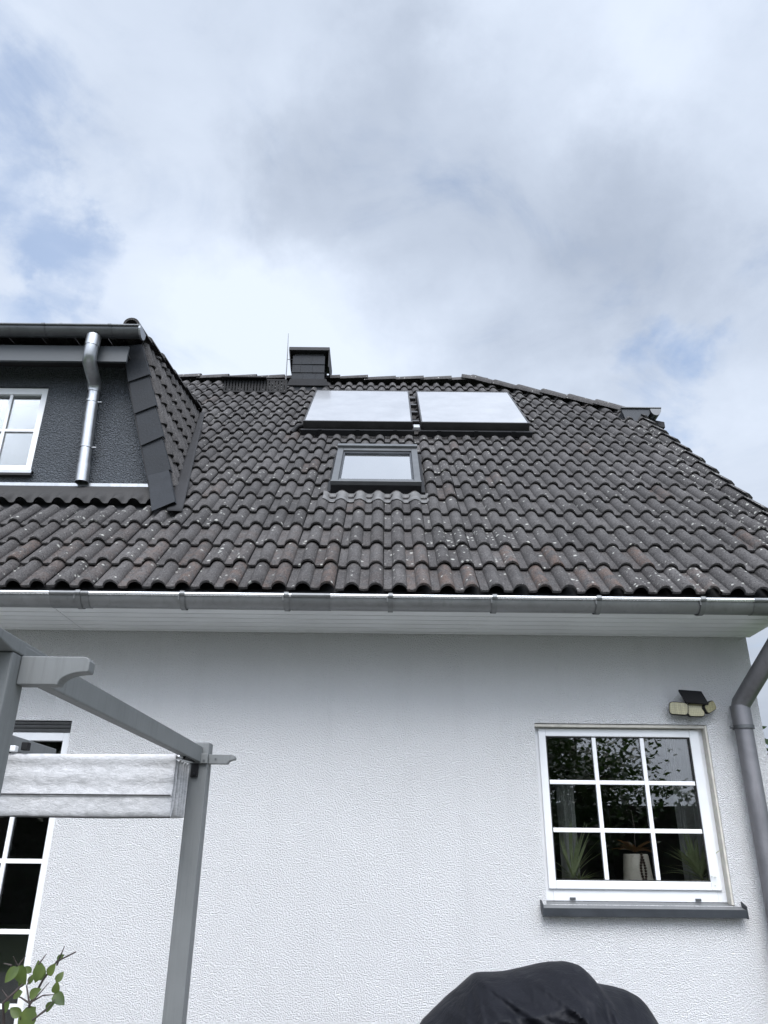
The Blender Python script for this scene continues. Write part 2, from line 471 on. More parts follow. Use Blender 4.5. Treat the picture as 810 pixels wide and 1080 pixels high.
def lay_tiles(name, parent, T, ustart, ncol, ncourse, expo, clips=(), skip=None, rust=None, lich=None, sel=None, rnd=None):
    rnd = rnd or random.Random(3)
    verts = []; faces = []; tint = []; flags = []
    W = RW*2
    for r in range(ncourse):
        for c in range(ncol):
            u0 = ustart + c*W; v0 = r*expo
            cor = [T(u0+a*W, v0+b*expo, 0) for a in (0,1) for b in (0,1)]
            fl = 0; out = False
            for k, cl in enumerate(clips):
                if sel and not sel(k, u0+W/2, v0+expo/2): continue
                sd = [cl.side(p) for p in cor]
                if min(sd) > .03: out = True
                elif max(sd) > -.06: fl |= 1 << k
            if out or (skip and skip(u0, u0+W, v0, v0+expo)): continue
            tn = min(1, max(0, rnd.gauss(.5, .22))); du = rnd.uniform(-.0025,.0025); dv = rnd.uniform(-.006,.006); lift = rnd.uniform(-.0025,.003)
            rot = rnd.uniform(-.008, .008)
            us = [(k+t)*RW for k in (0,1) for t in TU] + [W-.0025]
            hs = [prof(t) for k in (0,1) for t in TU] + [prof(0)]
            us[0] = .0025
            b = len(verts); m = len(us)
            L_ = expo+.045
            rows = [(0.010, -.024, 0), (0.0, -.016, 0), (0.0, -.004, 1), (.006, .0, 1), (.12, .0, 1), (.24, .0, 1), (L_, .0, 1)]
            rusts = [rust(r, u0 + (k+.6)*RW, k, rnd) if rust else 0 for k in (0,1)]
            lc = lich(r, c, u0, rnd) if lich else 0
            for v, dh, top in rows:
                lf = (.033 + lift)*(1 - v/L_) - .001
                for i, (u, h) in enumerate(zip(us, hs)):
                    wob = noise.noise(Vector((u0+u, v0+v, r*1.7))*9)*.0018
                    verts.append(T(u0+u+du + rot*v, v0+v+dv + rot*(u-W/2), h + lf + dh + wob))
                    k = 0 if u < RW else 1
                    tint.append((tn, rusts[k] if hs[i] > .012 or rusts[k] < .4 else rusts[k]*.25, lc))
            for j in range(len(rows)-1):
                for i in range(m-1):
                    a = b + j*m + i
                    faces.append((a, a+1, a+m+1, a+m)); flags.append(fl)
            # side thickness on the right-hand edge
    mbx = MB(); mbx.v = verts; mbx.f = faces; mbx.tint = tint
    o = mbx.build(name, M['tile'], parent)
    me = o.data
    if clips:
        bm = bmesh.new(); bm.from_mesh(me)
        lay = bm.faces.layers.int.new('clip')
        bm.faces.ensure_lookup_table()
        for f, fl in zip(bm.faces, flags): f[lay] = fl
        o0 = origin_of(parent) - Vector((0,0,EYE))
        for k, cl in enumerate(clips):
            fs = [f for f in bm.faces if f[lay] & (1 << k)]
            if not fs: continue
            geom = set(fs)
            for f in fs:
                geom.update(f.verts); geom.update(f.edges)
            bmesh.ops.bisect_plane(bm, geom=list(geom), plane_co=cl.p - o0, plane_no=cl.n, clear_outer=True)
        bm.to_mesh(me); bm.free()
    me.shade_smooth(); me.set_sharp_from_angle(angle=R(42))
    return o

NC = 19
EXPO = SR/NC
RE = Vector((1.22, YR, BZ + YR - BY))                 # right ridge end
HB = Vector((2.93, 7.62, BZ + 7.62 - BY))              # where the half-hip meets the verge
dh = HB - RE
hipn = Vector((-dh.y, dh.x, 0)).normalized()
if hipn.y < 0: hipn = -hipn
# junction of dormer cheek and main roof
JB = Vector((-1.585, 5.26, 0)); JT = Vector((-2.075, 7.50, 0))
jd = JT - JB
jn = Vector((-jd.y, jd.x, 0)).normalized()
if jn.x > 0: jn = -jn
def main_sel(k, u, v):
    y = BY + v*q2
    if k == 1: return y > 5.36 and u < -1.0 and y < 7.75
    return True
def main_skip(u0, u1, v0, v1):
    y0, y1 = BY + v0*q2, BY + v1*q2
    uc = (u0+u1)/2
    if y0 > 5.58 and y1 < 7.3 and u1 < -2.02 - max(0, y0-6.2)*.2: return True
    if uc > -.36 and uc < .22 and 5.95 < y0 and y1 < 6.55: return True
    return False
def main_rust(r, u, k, rnd):
    a = u/(2*RW)
    if r in (0,1,2) and u < .3:
        return (.52, .45, .15)[r]*rnd.uniform(.2,1) if k == 1 else .04
    if r in (0,1) and u < 1.7: return (.5 if rnd.random() < .3 else .03)
    if r == 2: return .35 if rnd.random() < .12 else 0
    return .25 if rnd.random() < .025 else 0
def main_lich(r, c, u0, rnd):
    if u0 > VX - .32 and r > 1: return .75
    cl = noise.noise(Vector((u0*.9, r*.55, 4)))
    base = .10 if r < 8 else 0
    return max(0, base + max(0, cl-.1)*.9) + (.34 if rnd.random() < .07 else 0)
ncol = int(round((VX - VXL)/(2*RW)))
ust = VX - ncol*2*RW
roof = lay_tiles('roof', house, RP, ust, ncol, NC, EXPO,
                 clips=[Clip(RE + hipn*.0, hipn), Clip((JB.x, JB.y, 0), jn)], skip=main_skip, rust=main_rust, lich=main_lich, sel=main_sel, rnd=random.Random(11))

# boarding under the tiles, back slope and half-hip
mb = MB()
def hipY(x): return RE.y + (x-RE.x)*dh.y/dh.x
pts = [(VXL+.02, 0), (VX-.03, 0), (VX-.03, (HB.y-BY)*math.sqrt(2)), (RE.x, SR), (VXL+.02, SR)]
mb.prism(pts, RP, -.055, -.012)
zr = BZ + YR - BY
back = [(VXL+.02, YR+.001, zr), (RE.x, YR+.001, zr), (HB.x, 2*YR-HB.y, HB.z), (VX-.03, 2*YR-BY, BZ), (VXL+.02, 2*YR-BY, BZ)]
mb.add(back + [(x,y,z-.06) for x,y,z in back], [(0,1,2,3,4),(9,8,7,6,5)] + [(i,(i+1)%5+5,(i+1)%5)[:0] or (i, i+5, (i+1)%5+5, (i+1)%5) for i in range(5)])
# half-hip slope with overhanging eave
hx = 3.14; k = (hx-RE.x)/dh.x
He = RE + dh*k
hp = [(RE.x, RE.y, RE.z+.02), (He.x, He.y, He.z+.02), (He.x, 2*YR-He.y, He.z+.02)]
mb.add(hp + [(x,y,z-.07) for x,y,z in hp], [(0,1,2),(5,4,3),(0,3,4,1),(1,4,5,2),(2,5,3,0)])
mb.build('underlay', M['black_wood'], roof)

# ridge and hip caps (half-round, overlapping)
def caps(mb, a, b, r, ln, seed, up=Vector((0,0,1))):
    rnd = random.Random(seed)
    a = Vector(a); b = Vector(b); d = b-a; n = max(1, round(d.length/ln)); d.normalize()
    s = d.cross(up).normalized(); u = s.cross(d).normalized(); ln = (b-a).length/n
    for i in range(n):
        p0 = a + d*(i*ln) + u*rnd.uniform(-.006,.006); p1 = p0 + d*(ln+.05)
        tw = rnd.uniform(-.05,.05)
        vs = []
        for p, rr, lift in ((p0, r*.90, -.004), (p0 + d*ln*.5, r*.97, .003), (p1, r*1.06, .010), (p1, r*1.06-.02, .008)):
            for j in range(11):
                th = PI*(j/10)*1.0 + tw
                vs.append(p + s*math.cos(th)*rr + u*(math.sin(th)*rr*.85 + lift))
        fs = []
        for q in range(3):
            for j in range(10):
                fs.append((q*11+j, q*11+j+1, (q+1)*11+j+1, (q+1)*11+j))
        mb.add(vs, fs)
mb = MB()
caps(mb, (VXL, YR, zr+.035), (RE.x, YR, zr+.035), .105, .38, 1)
caps(mb, RE + Vector((.16,-.03,.005)), RE - Vector((.14,0,-.05)), .115, .40, 2)
caps(mb, HB + Vector((-.10,.07,.10)), RE + Vector((0,0,.05)), .105, .38, 3)
mb.tint = [(.5 + .3*math.sin(i*.013), 0, .15) for i in range(len(mb.v))]
mb.build('ridge_cap', M['tile'], roof, smooth=45)

# verge tiles: a hanging lip along the right-hand edge, one per course
mb = MB()
rnd = random.Random(5)
for r in range(int((HB.y-BY)*math.sqrt(2)/EXPO)+1):
    s0 = r*EXPO; s1 = s0 + EXPO + .03
    j = rnd.uniform(-.004,.004)
    def q(s, l): return [RP(VX-.05+j, s, .070+l), RP(VX-.01+j, s, .062+l), RP(VX+.022+j, s, .03+l), RP(VX+.026+j, s, -.10+l), RP(VX+.008+j, s, -.10+l), RP(VX+.0+j, s, .02+l)]
    a = q(s0, .035); b = q(s1, 0)
    mb.add(a+b, [tuple(range(6)), tuple(range(11,5,-1))] + [(i, i+6, (i+1)%6+6, (i+1)%6) for i in range(6)])
mb.tint = [(.6, 0, 1.0)]*len(mb.v)
mb.build('verge_tile', M['tile'], roof, smooth=40)

# half-hip eave: boxed overhang with its gutter end
mb = MB()
mb.box(2.68, 2.96, 7.47, 2*YR-7.47, 4.50, 4.615)
mb.prism([(2.70, 4.47), (2.90, 4.44), (3.005, 4.60), (3.005, 4.627), (2.66, 4.627)], lambda p, q_, d: (p, d, q_), 7.44, 7.465)
mb.build('hip_eave', M['anthracite'], roof)
mb = MB(); hr = .062
gz = 4.61
outl = [(2.982+hr+hr*math.cos(t), gz + hr*1.3*math.sin(t)) for t in [PI + PI*i/12 for i in range(13)]]
mb.prism(outl, lambda p, q_, d: (p, d, q_), 7.42, 2*YR-7.42)
mb.tube([(2.66, 7.43, gz+.018), (3.11, 7.43, gz+.018)], .010, 8)
mb.build('hip_gutter', M['zinc_dark'], roof, smooth=50)

# ---- eave: fascia, soffit -----------------------------------------
MB().box(VXL+.02, WR+.02, 4.478, 4.496, 1.352, 1.436).build('fascia', M['soffit'], house, bevel=.002)
mb = MB()
for xa, xb in ((WL-.02, -1.985), (-1.981, WR+.02)):
    y = 4.480
    for wd in (.094,)*5 + (.048,):
        mb.box(xa, xb, y, y+wd-.010, 1.338, 1.350); y += wd
mb.box(WL-.02, WR+.02, 4.50, 4.998, 1.3505, 1.356)
mb.build('soffit', M['soffit'], house, bevel=.0015)

# ---- gutters ------------------------------------------------------
def gutter(mb, x0, x1, yc, zt, r, bead=False, caps_=True, th=.003):
    n = 14
    out = [(yc + r*math.cos(t), zt + r*math.sin(t)) for t in [PI + PI*i/n for i in range(n+1)]]
    inn = [(yc + (r-th)*math.cos(t), zt + (r-th)*math.sin(t)) for t in [PI + PI*i/n for i in range(n+1)]]
    loop = out + inn[::-1]
    mb.prism(loop, lambda p, q_, d: (d, p, q_), x0, x1)
    if bead: mb.tube([(x0, yc-r-.004, zt-.002), (x1, yc-r-.004, zt-.002)], .0095, 10)
    if caps_:
        for x in (x0-.002, x1):
            mb.prism([(yc-(r+.006), zt+.004)] + [(a*1 + 0, b-.004) for a, b in out] + [(yc+(r+.006), zt+.004)], lambda p, q_, d: (d, p, q_), x, x+.002)
def sleeve(mb, x0, x1, yc, zt, r):
    n = 14; a0 = PI*1.0
    out = [(yc + r*math.cos(t), zt + r*math.sin(t)) for t in [a0 + PI*i/n for i in range(n+1)]]
    inn = [(yc + (r-.0025)*math.cos(t), zt + (r-.0025)*math.sin(t)) for t in [a0 + PI*i/n for i in range(n+1)]]
    mb.prism(out + inn[::-1], lambda p, q_, d: (d, p, q_), x0, x1)
    mb.tube([(x0, yc-r-.002, zt-.002), (x1, yc-r-.002, zt-.002)], .0135, 10)
mb = MB(); GY, GZ, GR = 4.402, 1.388, .068
gutter(mb, VXL, VX+.02, GY, GZ, GR)
g = mb.build('gutter', M['zinc'], house, smooth=40)
MB().tube([(VXL, GY-GR-.004, GZ-.001), (VX+.02, GY-GR-.004, GZ-.001)], .0115, 12).build('bead', M['bead'], g, smooth=50)
for x in [-4.24 + .612*i for i in range(12)]:
    mb = MB(); sleeve(mb, x-.015, x+.015, GY, GZ, GR+.0085)
    mb.bar((x, GY+GR-.01, GZ+.004), (x, GY-GR-.016, GZ+.012), .026, .005)
    mb.bar((x-.019, GY-GR-.008, GZ-.012), (x-.019, GY-GR-.004, GZ-.035), .006, .006)
    mb.build('bracket', M['sleeve'], g, smooth=40)
for x0, x1 in ((-1.96,-1.73), (-.54,-.31), (2.18,2.42), (-4.6,-4.4)):
    mb = MB(); sleeve(mb, x0, x1, GY, GZ, GR+.0035)
    mb.build('joint_sleeve', M['sleeve'], g, smooth=40)

# ---- downpipe at the right-hand corner ------------------------------
mb = MB()
px, py = 2.255, 4.915
top = [(2.385, 4.402, 1.33), (2.385, 4.405, 1.29), (2.375, 4.43, 1.23), (2.295, 4.83, .965), (2.265, 4.905, .895), (px, py, .855), (px, py, .80)]
mb.tube(top, .056, 20)
mb.tube([(px,py,.875),(px,py,.79),(px,py,.74)], [.0605,.0605,.0605], 20)
mb.tube([(px,py,.80),(px,py,-1.58)], .054, 20)
dp = mb.build('downpipe', M['pipe'], house, smooth=50)
for z in (.745, -.9):
    mb = MB()
    mb.tube([(px,py,z-.011),(px,py,z+.011)], .0645, 20)
    mb.tube([(px-.05,py,z),(px-.085,py+.0,z)], .008, 8)
    mb.tube([(px,py+.05,z),(px,py+.09,z)], .006, 8)
    mb.build('clip', M['zinc_dark'], dp, smooth=50)

# ---- kitchen window -------------------------------------------------
def frame_ring(mb, x0, x1, z0, z1, wl, wr, wb, wt, y0, y1):
    mb.box(x0, x0+wl, y0, y1, z0, z1); mb.box(x1-wr, x1, y0, y1, z0, z1)
    mb.box(x0+wl, x1-wr, y0, y1, z0, z0+wb); mb.box(x0+wl, x1-wr, y0, y1, z1-wt, z1)
mb = MB(); x0,x1,z0,z1 = .970, 2.060, -.240, .770
frame_ring(mb, x0, x1, z0, z1, .055, .062, .092, .058, YF+0.0650, YF+0.1350)
wn = mb.build('window', M['pvc'], house, bevel=.003)
# sash, proud of the frame
mb = MB(); sx0,sx1,sz0,sz1 = .998, 2.024, -.176, .745
frame_ring(mb, sx0, sx1, sz0, sz1, .046, .062, .046, .046, YF+0.0480, YF+0.0645)
mb.build('sash', M['pvc'], wn, bevel=.004)
gx0,gx1,gz0,gz1 = sx0+.046, sx1-.062, sz0+.046, sz1-.046
mb = MB(); frame_ring(mb, gx0, gx1, gz0, gz1, .006,.006,.006,.006, YF+0.0530, YF+0.0635); mb.build('seal', M['seal'], wn)
mb = MB(); mb.box(gx0+.002, gx1-.002, YF+0.0680, YF+0.0740, gz0+.002, gz1-.002); mb.build('pane', M['glass'], wn)
mb = MB()
pw = (gx1-gx0)/3; ph = (gz1-gz0)/3
for i in (1,2): mb.box(gx0+pw*i-.0125, gx0+pw*i+.0125, YF+0.0550, YF+0.0675, gz0, gz1)
for j in (1,2):
    for i in range(3):
        a = gx0+pw*i + (.0125 if i else 0); b = gx0+pw*(i+1) - (.0125 if i < 2 else 0)
        mb.box(a, b, YF+0.0555, YF+0.0670, gz0+ph*j-.0125, gz0+ph*j+.0125)
mb.build('glazing_bar', M['pvc_bead'], wn, bevel=.003)
mb = MB()
for x in (1.12, 1.86):
    mb = MB(); mb.box(x, x+.034, YF+0.0560, YF+0.0645, -.234, -.220)
    mb.build('drain_cap', M['sash_grey'], wn, bevel=.002)
mb = MB(); mb.box(2.0475, 2.0605, YF+0.0040, YF+0.0640, -.25, .768); mb.box(.97, 2.047, YF+0.0100, YF+0.0640, .752, .7685)
mb.build('reveal_strip', M['reveal_strip'], wn)
# metal sill, sloping outward with end caps
mb = MB()
sillp = [(YF+.064, -.241), (YF-.058, -.272), (YF-.058, -.312), (YF-.050, -.312), (YF-.050, -.280), (YF+.064, -.250)]
mb.prism(sillp, lambda p, q_, d: (d, p, q_), .938, 2.098)
sl = mb.build('sill', M['sill_top'], wn, bevel=.002)
mb = MB()
mb.box(.936, 2.100, YF-.063, YF-.0585, -.314, -.270)
for x in (.931, 2.0985): mb.prism([(YF+.0,-.230),(YF-.062,-.252),(YF-.066,-.318),(YF-.05,-.318),(YF+.0,-.285)], lambda p, q_, d: (d, p, q_), x, x+.008)
mb.build('sill_edge', M['anthracite'], wn, bevel=.002)

# ---- terrace door with shutter box ------------------------------------
mb = MB(); x0,x1,z0,z1 = door[0], -1.9635, -1.50, .684
frame_ring(mb, x0, x1, z0, z1, .05, .046, .07, .05, YF+.022, YF+.09)
td = mb.build('terrace_door', M['pvc'], house, bevel=.003)
mb = MB()
for i, z in enumerate((.6855, .7085, .7315)):
    mb.prism([(YF+.016, z), (YF+.008, z+.010), (YF+.016, z+.0195), (YF+.03, z+.0195), (YF+.03, z)], lambda p, q_, d: (d, p, q_), door[0]+.004, -1.966)
mb.build('shutter_slat', M['sash_grey'], td)
gx0,gx1,gz0,gz1 = x0+.05, x1-.046, z0+.07, z1-.05
mb = MB(); mb.box(gx0-.004, gx1+.004, YF+.052, YF+.058, gz0-.004, gz1+.004); mb.build('pane', M['door_glass'], td)
mb = MB()
vb = [gx1 - .2325 - .2655*i for i in range(5)]
for x in vb:
    if x > gx0+.05: mb.box(x-.0125, x+.0125, YF+.036, YF+.0515, gz0, gz1)
for z in (.318, -.058, -.428, -.795, -1.165):
    ed = [gx1] + [x for x in vb if x > gx0+.05] + [gx0]
    for i in range(len(ed)-1):
        mb.box(ed[i+1]+(.0125 if i < len(ed)-2 else 0), ed[i]-(.0125 if i else 0), YF+.0365, YF+.051, z-.0125, z+.0125)
mb.build('glazing_bar', M['pvc_bead'], td, bevel=.002)

# ---- roof window --------------------------------------------------------
SX0, SX1, SS0, SS1 = -.432, .298, 1.69, 2.70
WH = .034
RW_ = lambda x, s_, h: RP(x, s_, h + (WH if h > .02 else 0))
mb = MB(RW_)
mb.box(SX0, SX0+.055, SS0+.03, SS1, .0, .104); mb.box(SX1-.055, SX1, SS0+.03, SS1, .0, .104)
mb.box(SX0+.055, SX1-.055, SS1-.10, SS1, .0, .1035); mb.box(SX0+.0555, SX1-.0555, SS0+.03, SS0+.10, .0, .098)
sk = mb.build('roof_window', M['sash_grey'], house, bevel=.004)
mb = MB(RW_); mb.box(SX0-.004, SX1+.004, SS1-.03, SS1+.03, .104, .128); mb.build('cover_profile', M['sash_grey'], sk, bevel=.004); mb = MB(RW_); mb.box(SX0-.004, SX1+.004, SS0+.0, SS0+.03, .074, .112)
mb.build('cover_profile', M['sash_grey'], sk, bevel=.004)
mb = MB(RW_); mb.box(SX0-.002, SX1+.002, SS0-.005, SS0+.028, -.01, .0735); mb.build('lower_profile', M['black'], sk)
mb = MB(RW_); frame_ring_pts = (SX0+.0555, SX1-.0555, SS0+.1005, SS1-.1005)
a,b,c,d = frame_ring_pts
for bx in ((a, a+.016, c, d), (b-.016, b, c, d), (a+.016, b-.016, c, c+.02), (a+.016, b-.016, d-.036, d)):
    mb.box(bx[0], bx[1], bx[2], bx[3], .05, .088)
mb.build('sash', M['anthracite'], sk, bevel=.002)
mb = MB(RW_); mb.box(a+.014, b-.014, c+.018, d-.034, .066, .074); mb.build('pane', M['skyglass'], sk)
M['added_blind'] = simple('whitened_added_blind', (.80,.84,.84), .8, var=.03)  # unseen blind, added and whitened to imitate the sky's reflection in the pane
mb = MB(RW_); mb.box(a+.001, b-.001, c+.001, d-.001, .052, .056); mb.build('added_blind', M['added_blind'], sk)
# dressed apron below it, following the tile rolls
mb = MB(RP)
def ap(u, v):
    x = SX0-.055 + u*(SX1-SX0+.11); s = 1.52 + v*.19
    t = ((x-ust)/RW) % 1.0
    rr = (s/EXPO) % 1.0
    h = prof(t)*(1-.75*max(0, v-.55)/.45) + .036*(1-rr*EXPO/(EXPO+.045)) + .008
    return (x, s - .03*(1-v)*(1 if (0.45 < t < .95) else -.2), h)
mb.grid(72, 8, ap)
mb.build('apron', M['apron'], sk, smooth=60, solid=.003)
for x in (SX0-.035, SX1+.003):
    mb = MB(RP); mb.box(x, x+.032, SS0-.02, SS1+.04, .03, .062); mb.build('side_flashing', M['black'], sk, bevel=.002)

# ---- chimney --------------------------------------------------------------
cx0,cx1,cy0,cy1 = -1.232,-.804,8.50,8.93
mb = MB()
rows = [(5.30,5.655),(5.657,5.785),(5.787,5.915),(5.917,6.045)]
rnd = random.Random(9)
for za, zb in rows:
    sp = [cx0, cx0+.14+rnd.uniform(-.03,.05), cx1-.14+rnd.uniform(-.05,.03), cx1]
    for i in range(3):
        o = rnd.uniform(0,.004)
        mb.hexa([(sp[i]+.001,cy0-.010-o,za-.012),(sp[i+1]-.001,cy0-.010-o,za-.012),(sp[i+1]-.001,cy0+.006,za-.012),(sp[i]+.001,cy0+.006,za-.012)],
                [(sp[i]+.001,cy0-.002,zb),(sp[i+1]-.001,cy0-.002,zb),(sp[i+1]-.001,cy0+.006,zb),(sp[i]+.001,cy0+.006,zb)])
mb.box(cx0+.003, cx1-.003, cy0+.007, cy1, 5.2, 6.05)
ch = mb.build('chimney', M['slate'], house)
mb = MB()
mb.box(cx0-.05, cx1+.06, cy0-.06, cy1+.06, 6.095, 6.145)
mb.box(cx0+.02, cx1-.02, cy0+.02, cy1-.02, 6.05, 6.094)
mb.lathe([(.075,0),(.07,.02),(.045,.035),(0,.042)], (-1.0, 8.68, 6.145), 16)
for sgn, xx in ((1, cx1+.055), (-1, cx0-.045)):
    mb.hexa([(xx-.006, cy0-.05, 5.84),(xx+.006, cy0-.05, 5.84),(xx+.006, cy1+.03, 5.84),(xx-.006, cy1+.03, 5.84)] if sgn > 0 else
            [(xx+.030, cy0-.04, 5.80),(xx+.036, cy0-.04, 5.80),(xx+.036, cy1+.03, 5.80),(xx+.030, cy1+.03, 5.80)],
            [(xx-.006, cy0-.05, 6.0945),(xx+.006, cy0-.05, 6.0945),(xx+.006, cy1+.03, 6.0945),(xx-.006, cy1+.03, 6.0945)])
mb.build('cap', M['black_wood'], ch, bevel=.004)
mb = MB()
mb.prism([(cx0-.05, 5.56), (cx1+.07, 5.56), (cx1+.03, 5.66), (cx0-.01, 5.66)], lambda p, q_, d: (p, d, q_), cy0-.035, cy0-.014)
mb.build('flashing', M['lead'], ch)
mb = MB(); mb.tube([(-1.305, 8.52, 5.5), (-1.31, 8.52, 6.05), (-1.318, 8.52, 6.42)], [.007,.006,.003], 6)
mb.tube([(-1.305, 8.52, 6.0), (-1.22, 8.53, 6.0)], .004, 6)
mb.build('lightning_rod', M['zinc_dark'], ch)

# chimney sweep's walkway: an upright-barred grating beside the chimney
mb = MB()
gx0, gx1, gy = -2.04, -1.262, 8.28
for z in (5.335, 5.51): mb.bar((gx0, gy, z), (gx1, gy, z), .012, .022)
n = 20
for i in range(n+1):
    x = gx0 + (gx1-gx0)*i/n
    mb.bar((x, gy+.004, 5.335), (x, gy+.004, 5.51), .026, .014, (0,1,0))
for z in (5.41, 5.485): mb.bar((gx0, gy+.009, z), (gx1, gy+.009, z), .006, .01)
mb.bar((gx0-.04, gy+.06, 5.515), (gx1-.25, gy+.06, 5.515), .25, .012)
for x in (gx0+.12, gx1-.12): mb.bar((x, gy+.02, 5.34), (x, gy+.26, 5.52), .03, .006)
mb.build('roof_grating', M['black'], house)

# ---- dormer --------------------------------------------------------------
DC = -4.55                                   # centre line of the dormer
def mir(pts): return [(2*DC - x, z) for x, z in pts[::-1]]
def mid(x): return 2*DC - x
DY = 5.70
dw = (mid(-2.935), -2.935, 2.855, 3.705)
dwin = (-3.86, -2.935, 2.875, 3.705)
mb = MB()
# trapezoid front wall around the window opening
right = [(-2.28, 3.96), (-1.80, 2.42)]
def edge(z): return -2.28 + (3.96-z)*(.48/1.54)
zz = [2.42, dwin[2], dwin[3], 3.96]
for j in range(3):
    a, b = zz[j], zz[j+1]
    if j != 1:
        mb.add([(mid(edge(a)),DY,a),(edge(a),DY,a),(edge(b),DY,b),(mid(edge(b)),DY,b)], [(0,1,2,3)])
    else:
        for (pa, pb) in (((mid(edge(a)), mid(edge(b))), (mid(dwin[1]), mid(dwin[1]))), ((mid(dwin[0]), mid(dwin[0])), (dwin[0], dwin[0])), ((dwin[1], dwin[1]), (edge(a), edge(b)))):
            mb.add([(pa[0],DY,a),(pb[0],DY,a),(pb[1],DY,b),(pa[1],DY,b)], [(0,1,2,3)])
for xa, xb in ((dwin[0], dwin[1]), (mid(dwin[1]), mid(dwin[0]))):
    d = .14
    mb.add([(xa,DY,dwin[2]),(xb,DY,dwin[2]),(xb,DY+d,dwin[2]),(xa,DY+d,dwin[2]),(xa,DY,dwin[3]),(xb,DY,dwin[3]),(xb,DY+d,dwin[3]),(xa,DY+d,dwin[3])],
           [(0,1,2,3),(4,7,6,5),(0,3,7,4),(1,5,6,2)])
dm = mb.build('dormer', M['dark_plaster'], house)
# closed body behind the cheeks
mb = MB()
def ce(z): return -1.70 - .305*(z-2.52)       # cheek plane, slightly inside the tiles
bp = [(ce(2.3)-.05, 2.3), (ce(4.14)-.05, 4.14)]
vs = []
for x in ((lambda z: ce(z)-.05), (lambda z: mid(ce(z)-.05))):
    vs += [(x(2.3), DY+.002, 2.3), (x(4.10), DY+.002, 4.10), (x(4.6)+(.15 if x(4.6) > DC else -.15), 7.62, 4.58)]
mb.add(vs, [(0,2,1),(3,4,5),(1,2,5,4)])
mb.build('body', M['black_wood'], dm)
for (xa, xb) in ((dwin[0], dwin[1]), (mid(dwin[1]), mid(dwin[0]))):
    mb = MB(); xa += .003; xb -= .003
    frame_ring(mb, xa, xb, dwin[2]+.003, dwin[3]-.003, .062,.062,.066,.062, DY+.03, DY+.09)
    w = mb.build('dormer_window', M['pvc'], house, bevel=.003)
    mb = MB(); mb.box(xa+.058, xb-.058, DY+.055, DY+.061, dwin[2]+.065, dwin[3]-.061); mb.build('pane', M['glass'], w)
    mb = MB(); ga, gb, gc, gd = xa+.062, xb-.062, dwin[2]+.069, dwin[3]-.065
    nb = 3
    for i in range(1, nb): x = ga+(gb-ga)*i/nb + (0 if True else 0); mb.box(x-.012, x+.012, DY+.040, DY+.0545, gc, gd)
    zc = 3.285
    for i in range(nb): mb.box(ga+(gb-ga)*i/nb+(.012 if i else 0), ga+(gb-ga)*(i+1)/nb-(.012 if i < nb-1 else 0), DY+.0405, DY+.054, zc-.012, zc+.012)
    mb.build('glazing_bar', M['pvc_bead'], w, bevel=.002)
    mb = MB(); mb.prism([(DY+.03, 2.874),(DY-.05,2.862),(DY-.05,2.835),(DY-.045,2.835),(DY-.045,2.855),(DY+.03,2.866)], lambda p, q_, d: (d, p, q_), xa-.035, xb+.035)
    mb.build('sill', M['zinc_bright'], w)
    mb = MB(); mb.box(xa-.03, xb+.03, DY-.046, DY-.003, 2.818, 2.834); mb.build('sill_painted_shade', M['black_wood'], w)  # near-black strip put in as the shade below the sill
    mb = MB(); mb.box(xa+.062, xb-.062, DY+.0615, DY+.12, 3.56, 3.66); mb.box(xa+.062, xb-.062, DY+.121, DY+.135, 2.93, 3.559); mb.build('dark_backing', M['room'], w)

# overhang: soffit boards and fascia
MB().box(mid(-2.22), -2.22, 5.475, DY-.002, 3.905, 3.925).build('dormer_soffit', M['black_wood'], dm)
MB().box(mid(-2.13), -2.20, 5.448, 5.474, 3.795, 3.955).build('dormer_fascia', M['fascia'], dm, bevel=.002)
# zinc strip and dark apron below the wall
MB().box(mid(-1.93), -1.905, DY-.045, DY-.006, 2.712, 2.750)  .build('base_strip', M['zinc_bright'], dm, bevel=.006)
mb = MB(RP)
def dap(u, v):
    x = mid(-1.70) + u*(-1.70 - mid(-1.70)); s_ = 1.42 + v*.305
    t = ((x-ust)/RW) % 1.0; rr = (s_/EXPO) % 1.0
    h = prof(t) + .036*(1-rr*EXPO/(EXPO+.045)) + .007
    k_ = max(0, min(1, (v-.15)/.4)); return (x, s_, h*(1-k_) + .062*k_)
mb.grid(480, 8, dap)
mb.build('dormer_apron', M['dark_apron'], dm, smooth=60, solid=.003)
# flashing strip between cheek and main roof
mb = MB()
def rp_at(x, y, h): 
    s = (y - BY)*math.sqrt(2); return Vector(RP(x, s, h))
A0 = rp_at(-1.625, 5.30, .070); A1 = rp_at(-2.065, 7.45, .070); B0 = rp_at(-1.495, 5.27, .082); B1 = rp_at(-2.01, 7.45, .082)
nseg = 26
def strip(u, v):
    a = A0.lerp(A1, v); b = B0.lerp(B1, v); p = a.lerp(b, u)
    return p + Vector((0,-q2,q2))*(.006*math.sin(v*40+u)*.4 + .010*(1-abs(2*u-1))*0)
mb.grid(4, nseg, strip)
mb.build('valley_flashing', M['lead'], dm, smooth=60, solid=.004)

# cheek tiles
cn = Vector((1, -.085, .305)).normalized(); cu = Vector((.085, 1, 0)).normalized(); cv = cn.cross(cu).normalized()
if cv.z < 0: cv = -cv
co = Vector((-1.66, 5.58, 2.42))
def CH(u, v, h):
    p = co + cu*u + cv*v + cn*(h*.9); return (p.x, p.y, p.z)
rn = Vector((0, 1, -1)).normalized()          # below the main roof is thrown away
topn = Vector((0, -.235, 1)).normalized()
lay_tiles('cheek_tile', dm, CH, 0.0, 8, 7, .31,
          clips=[Clip((0, BY, BZ+.02), rn), Clip((0, 5.55, 4.13), topn), Clip((0,5.6,0), (0,-1,0))], rnd=random.Random(21))
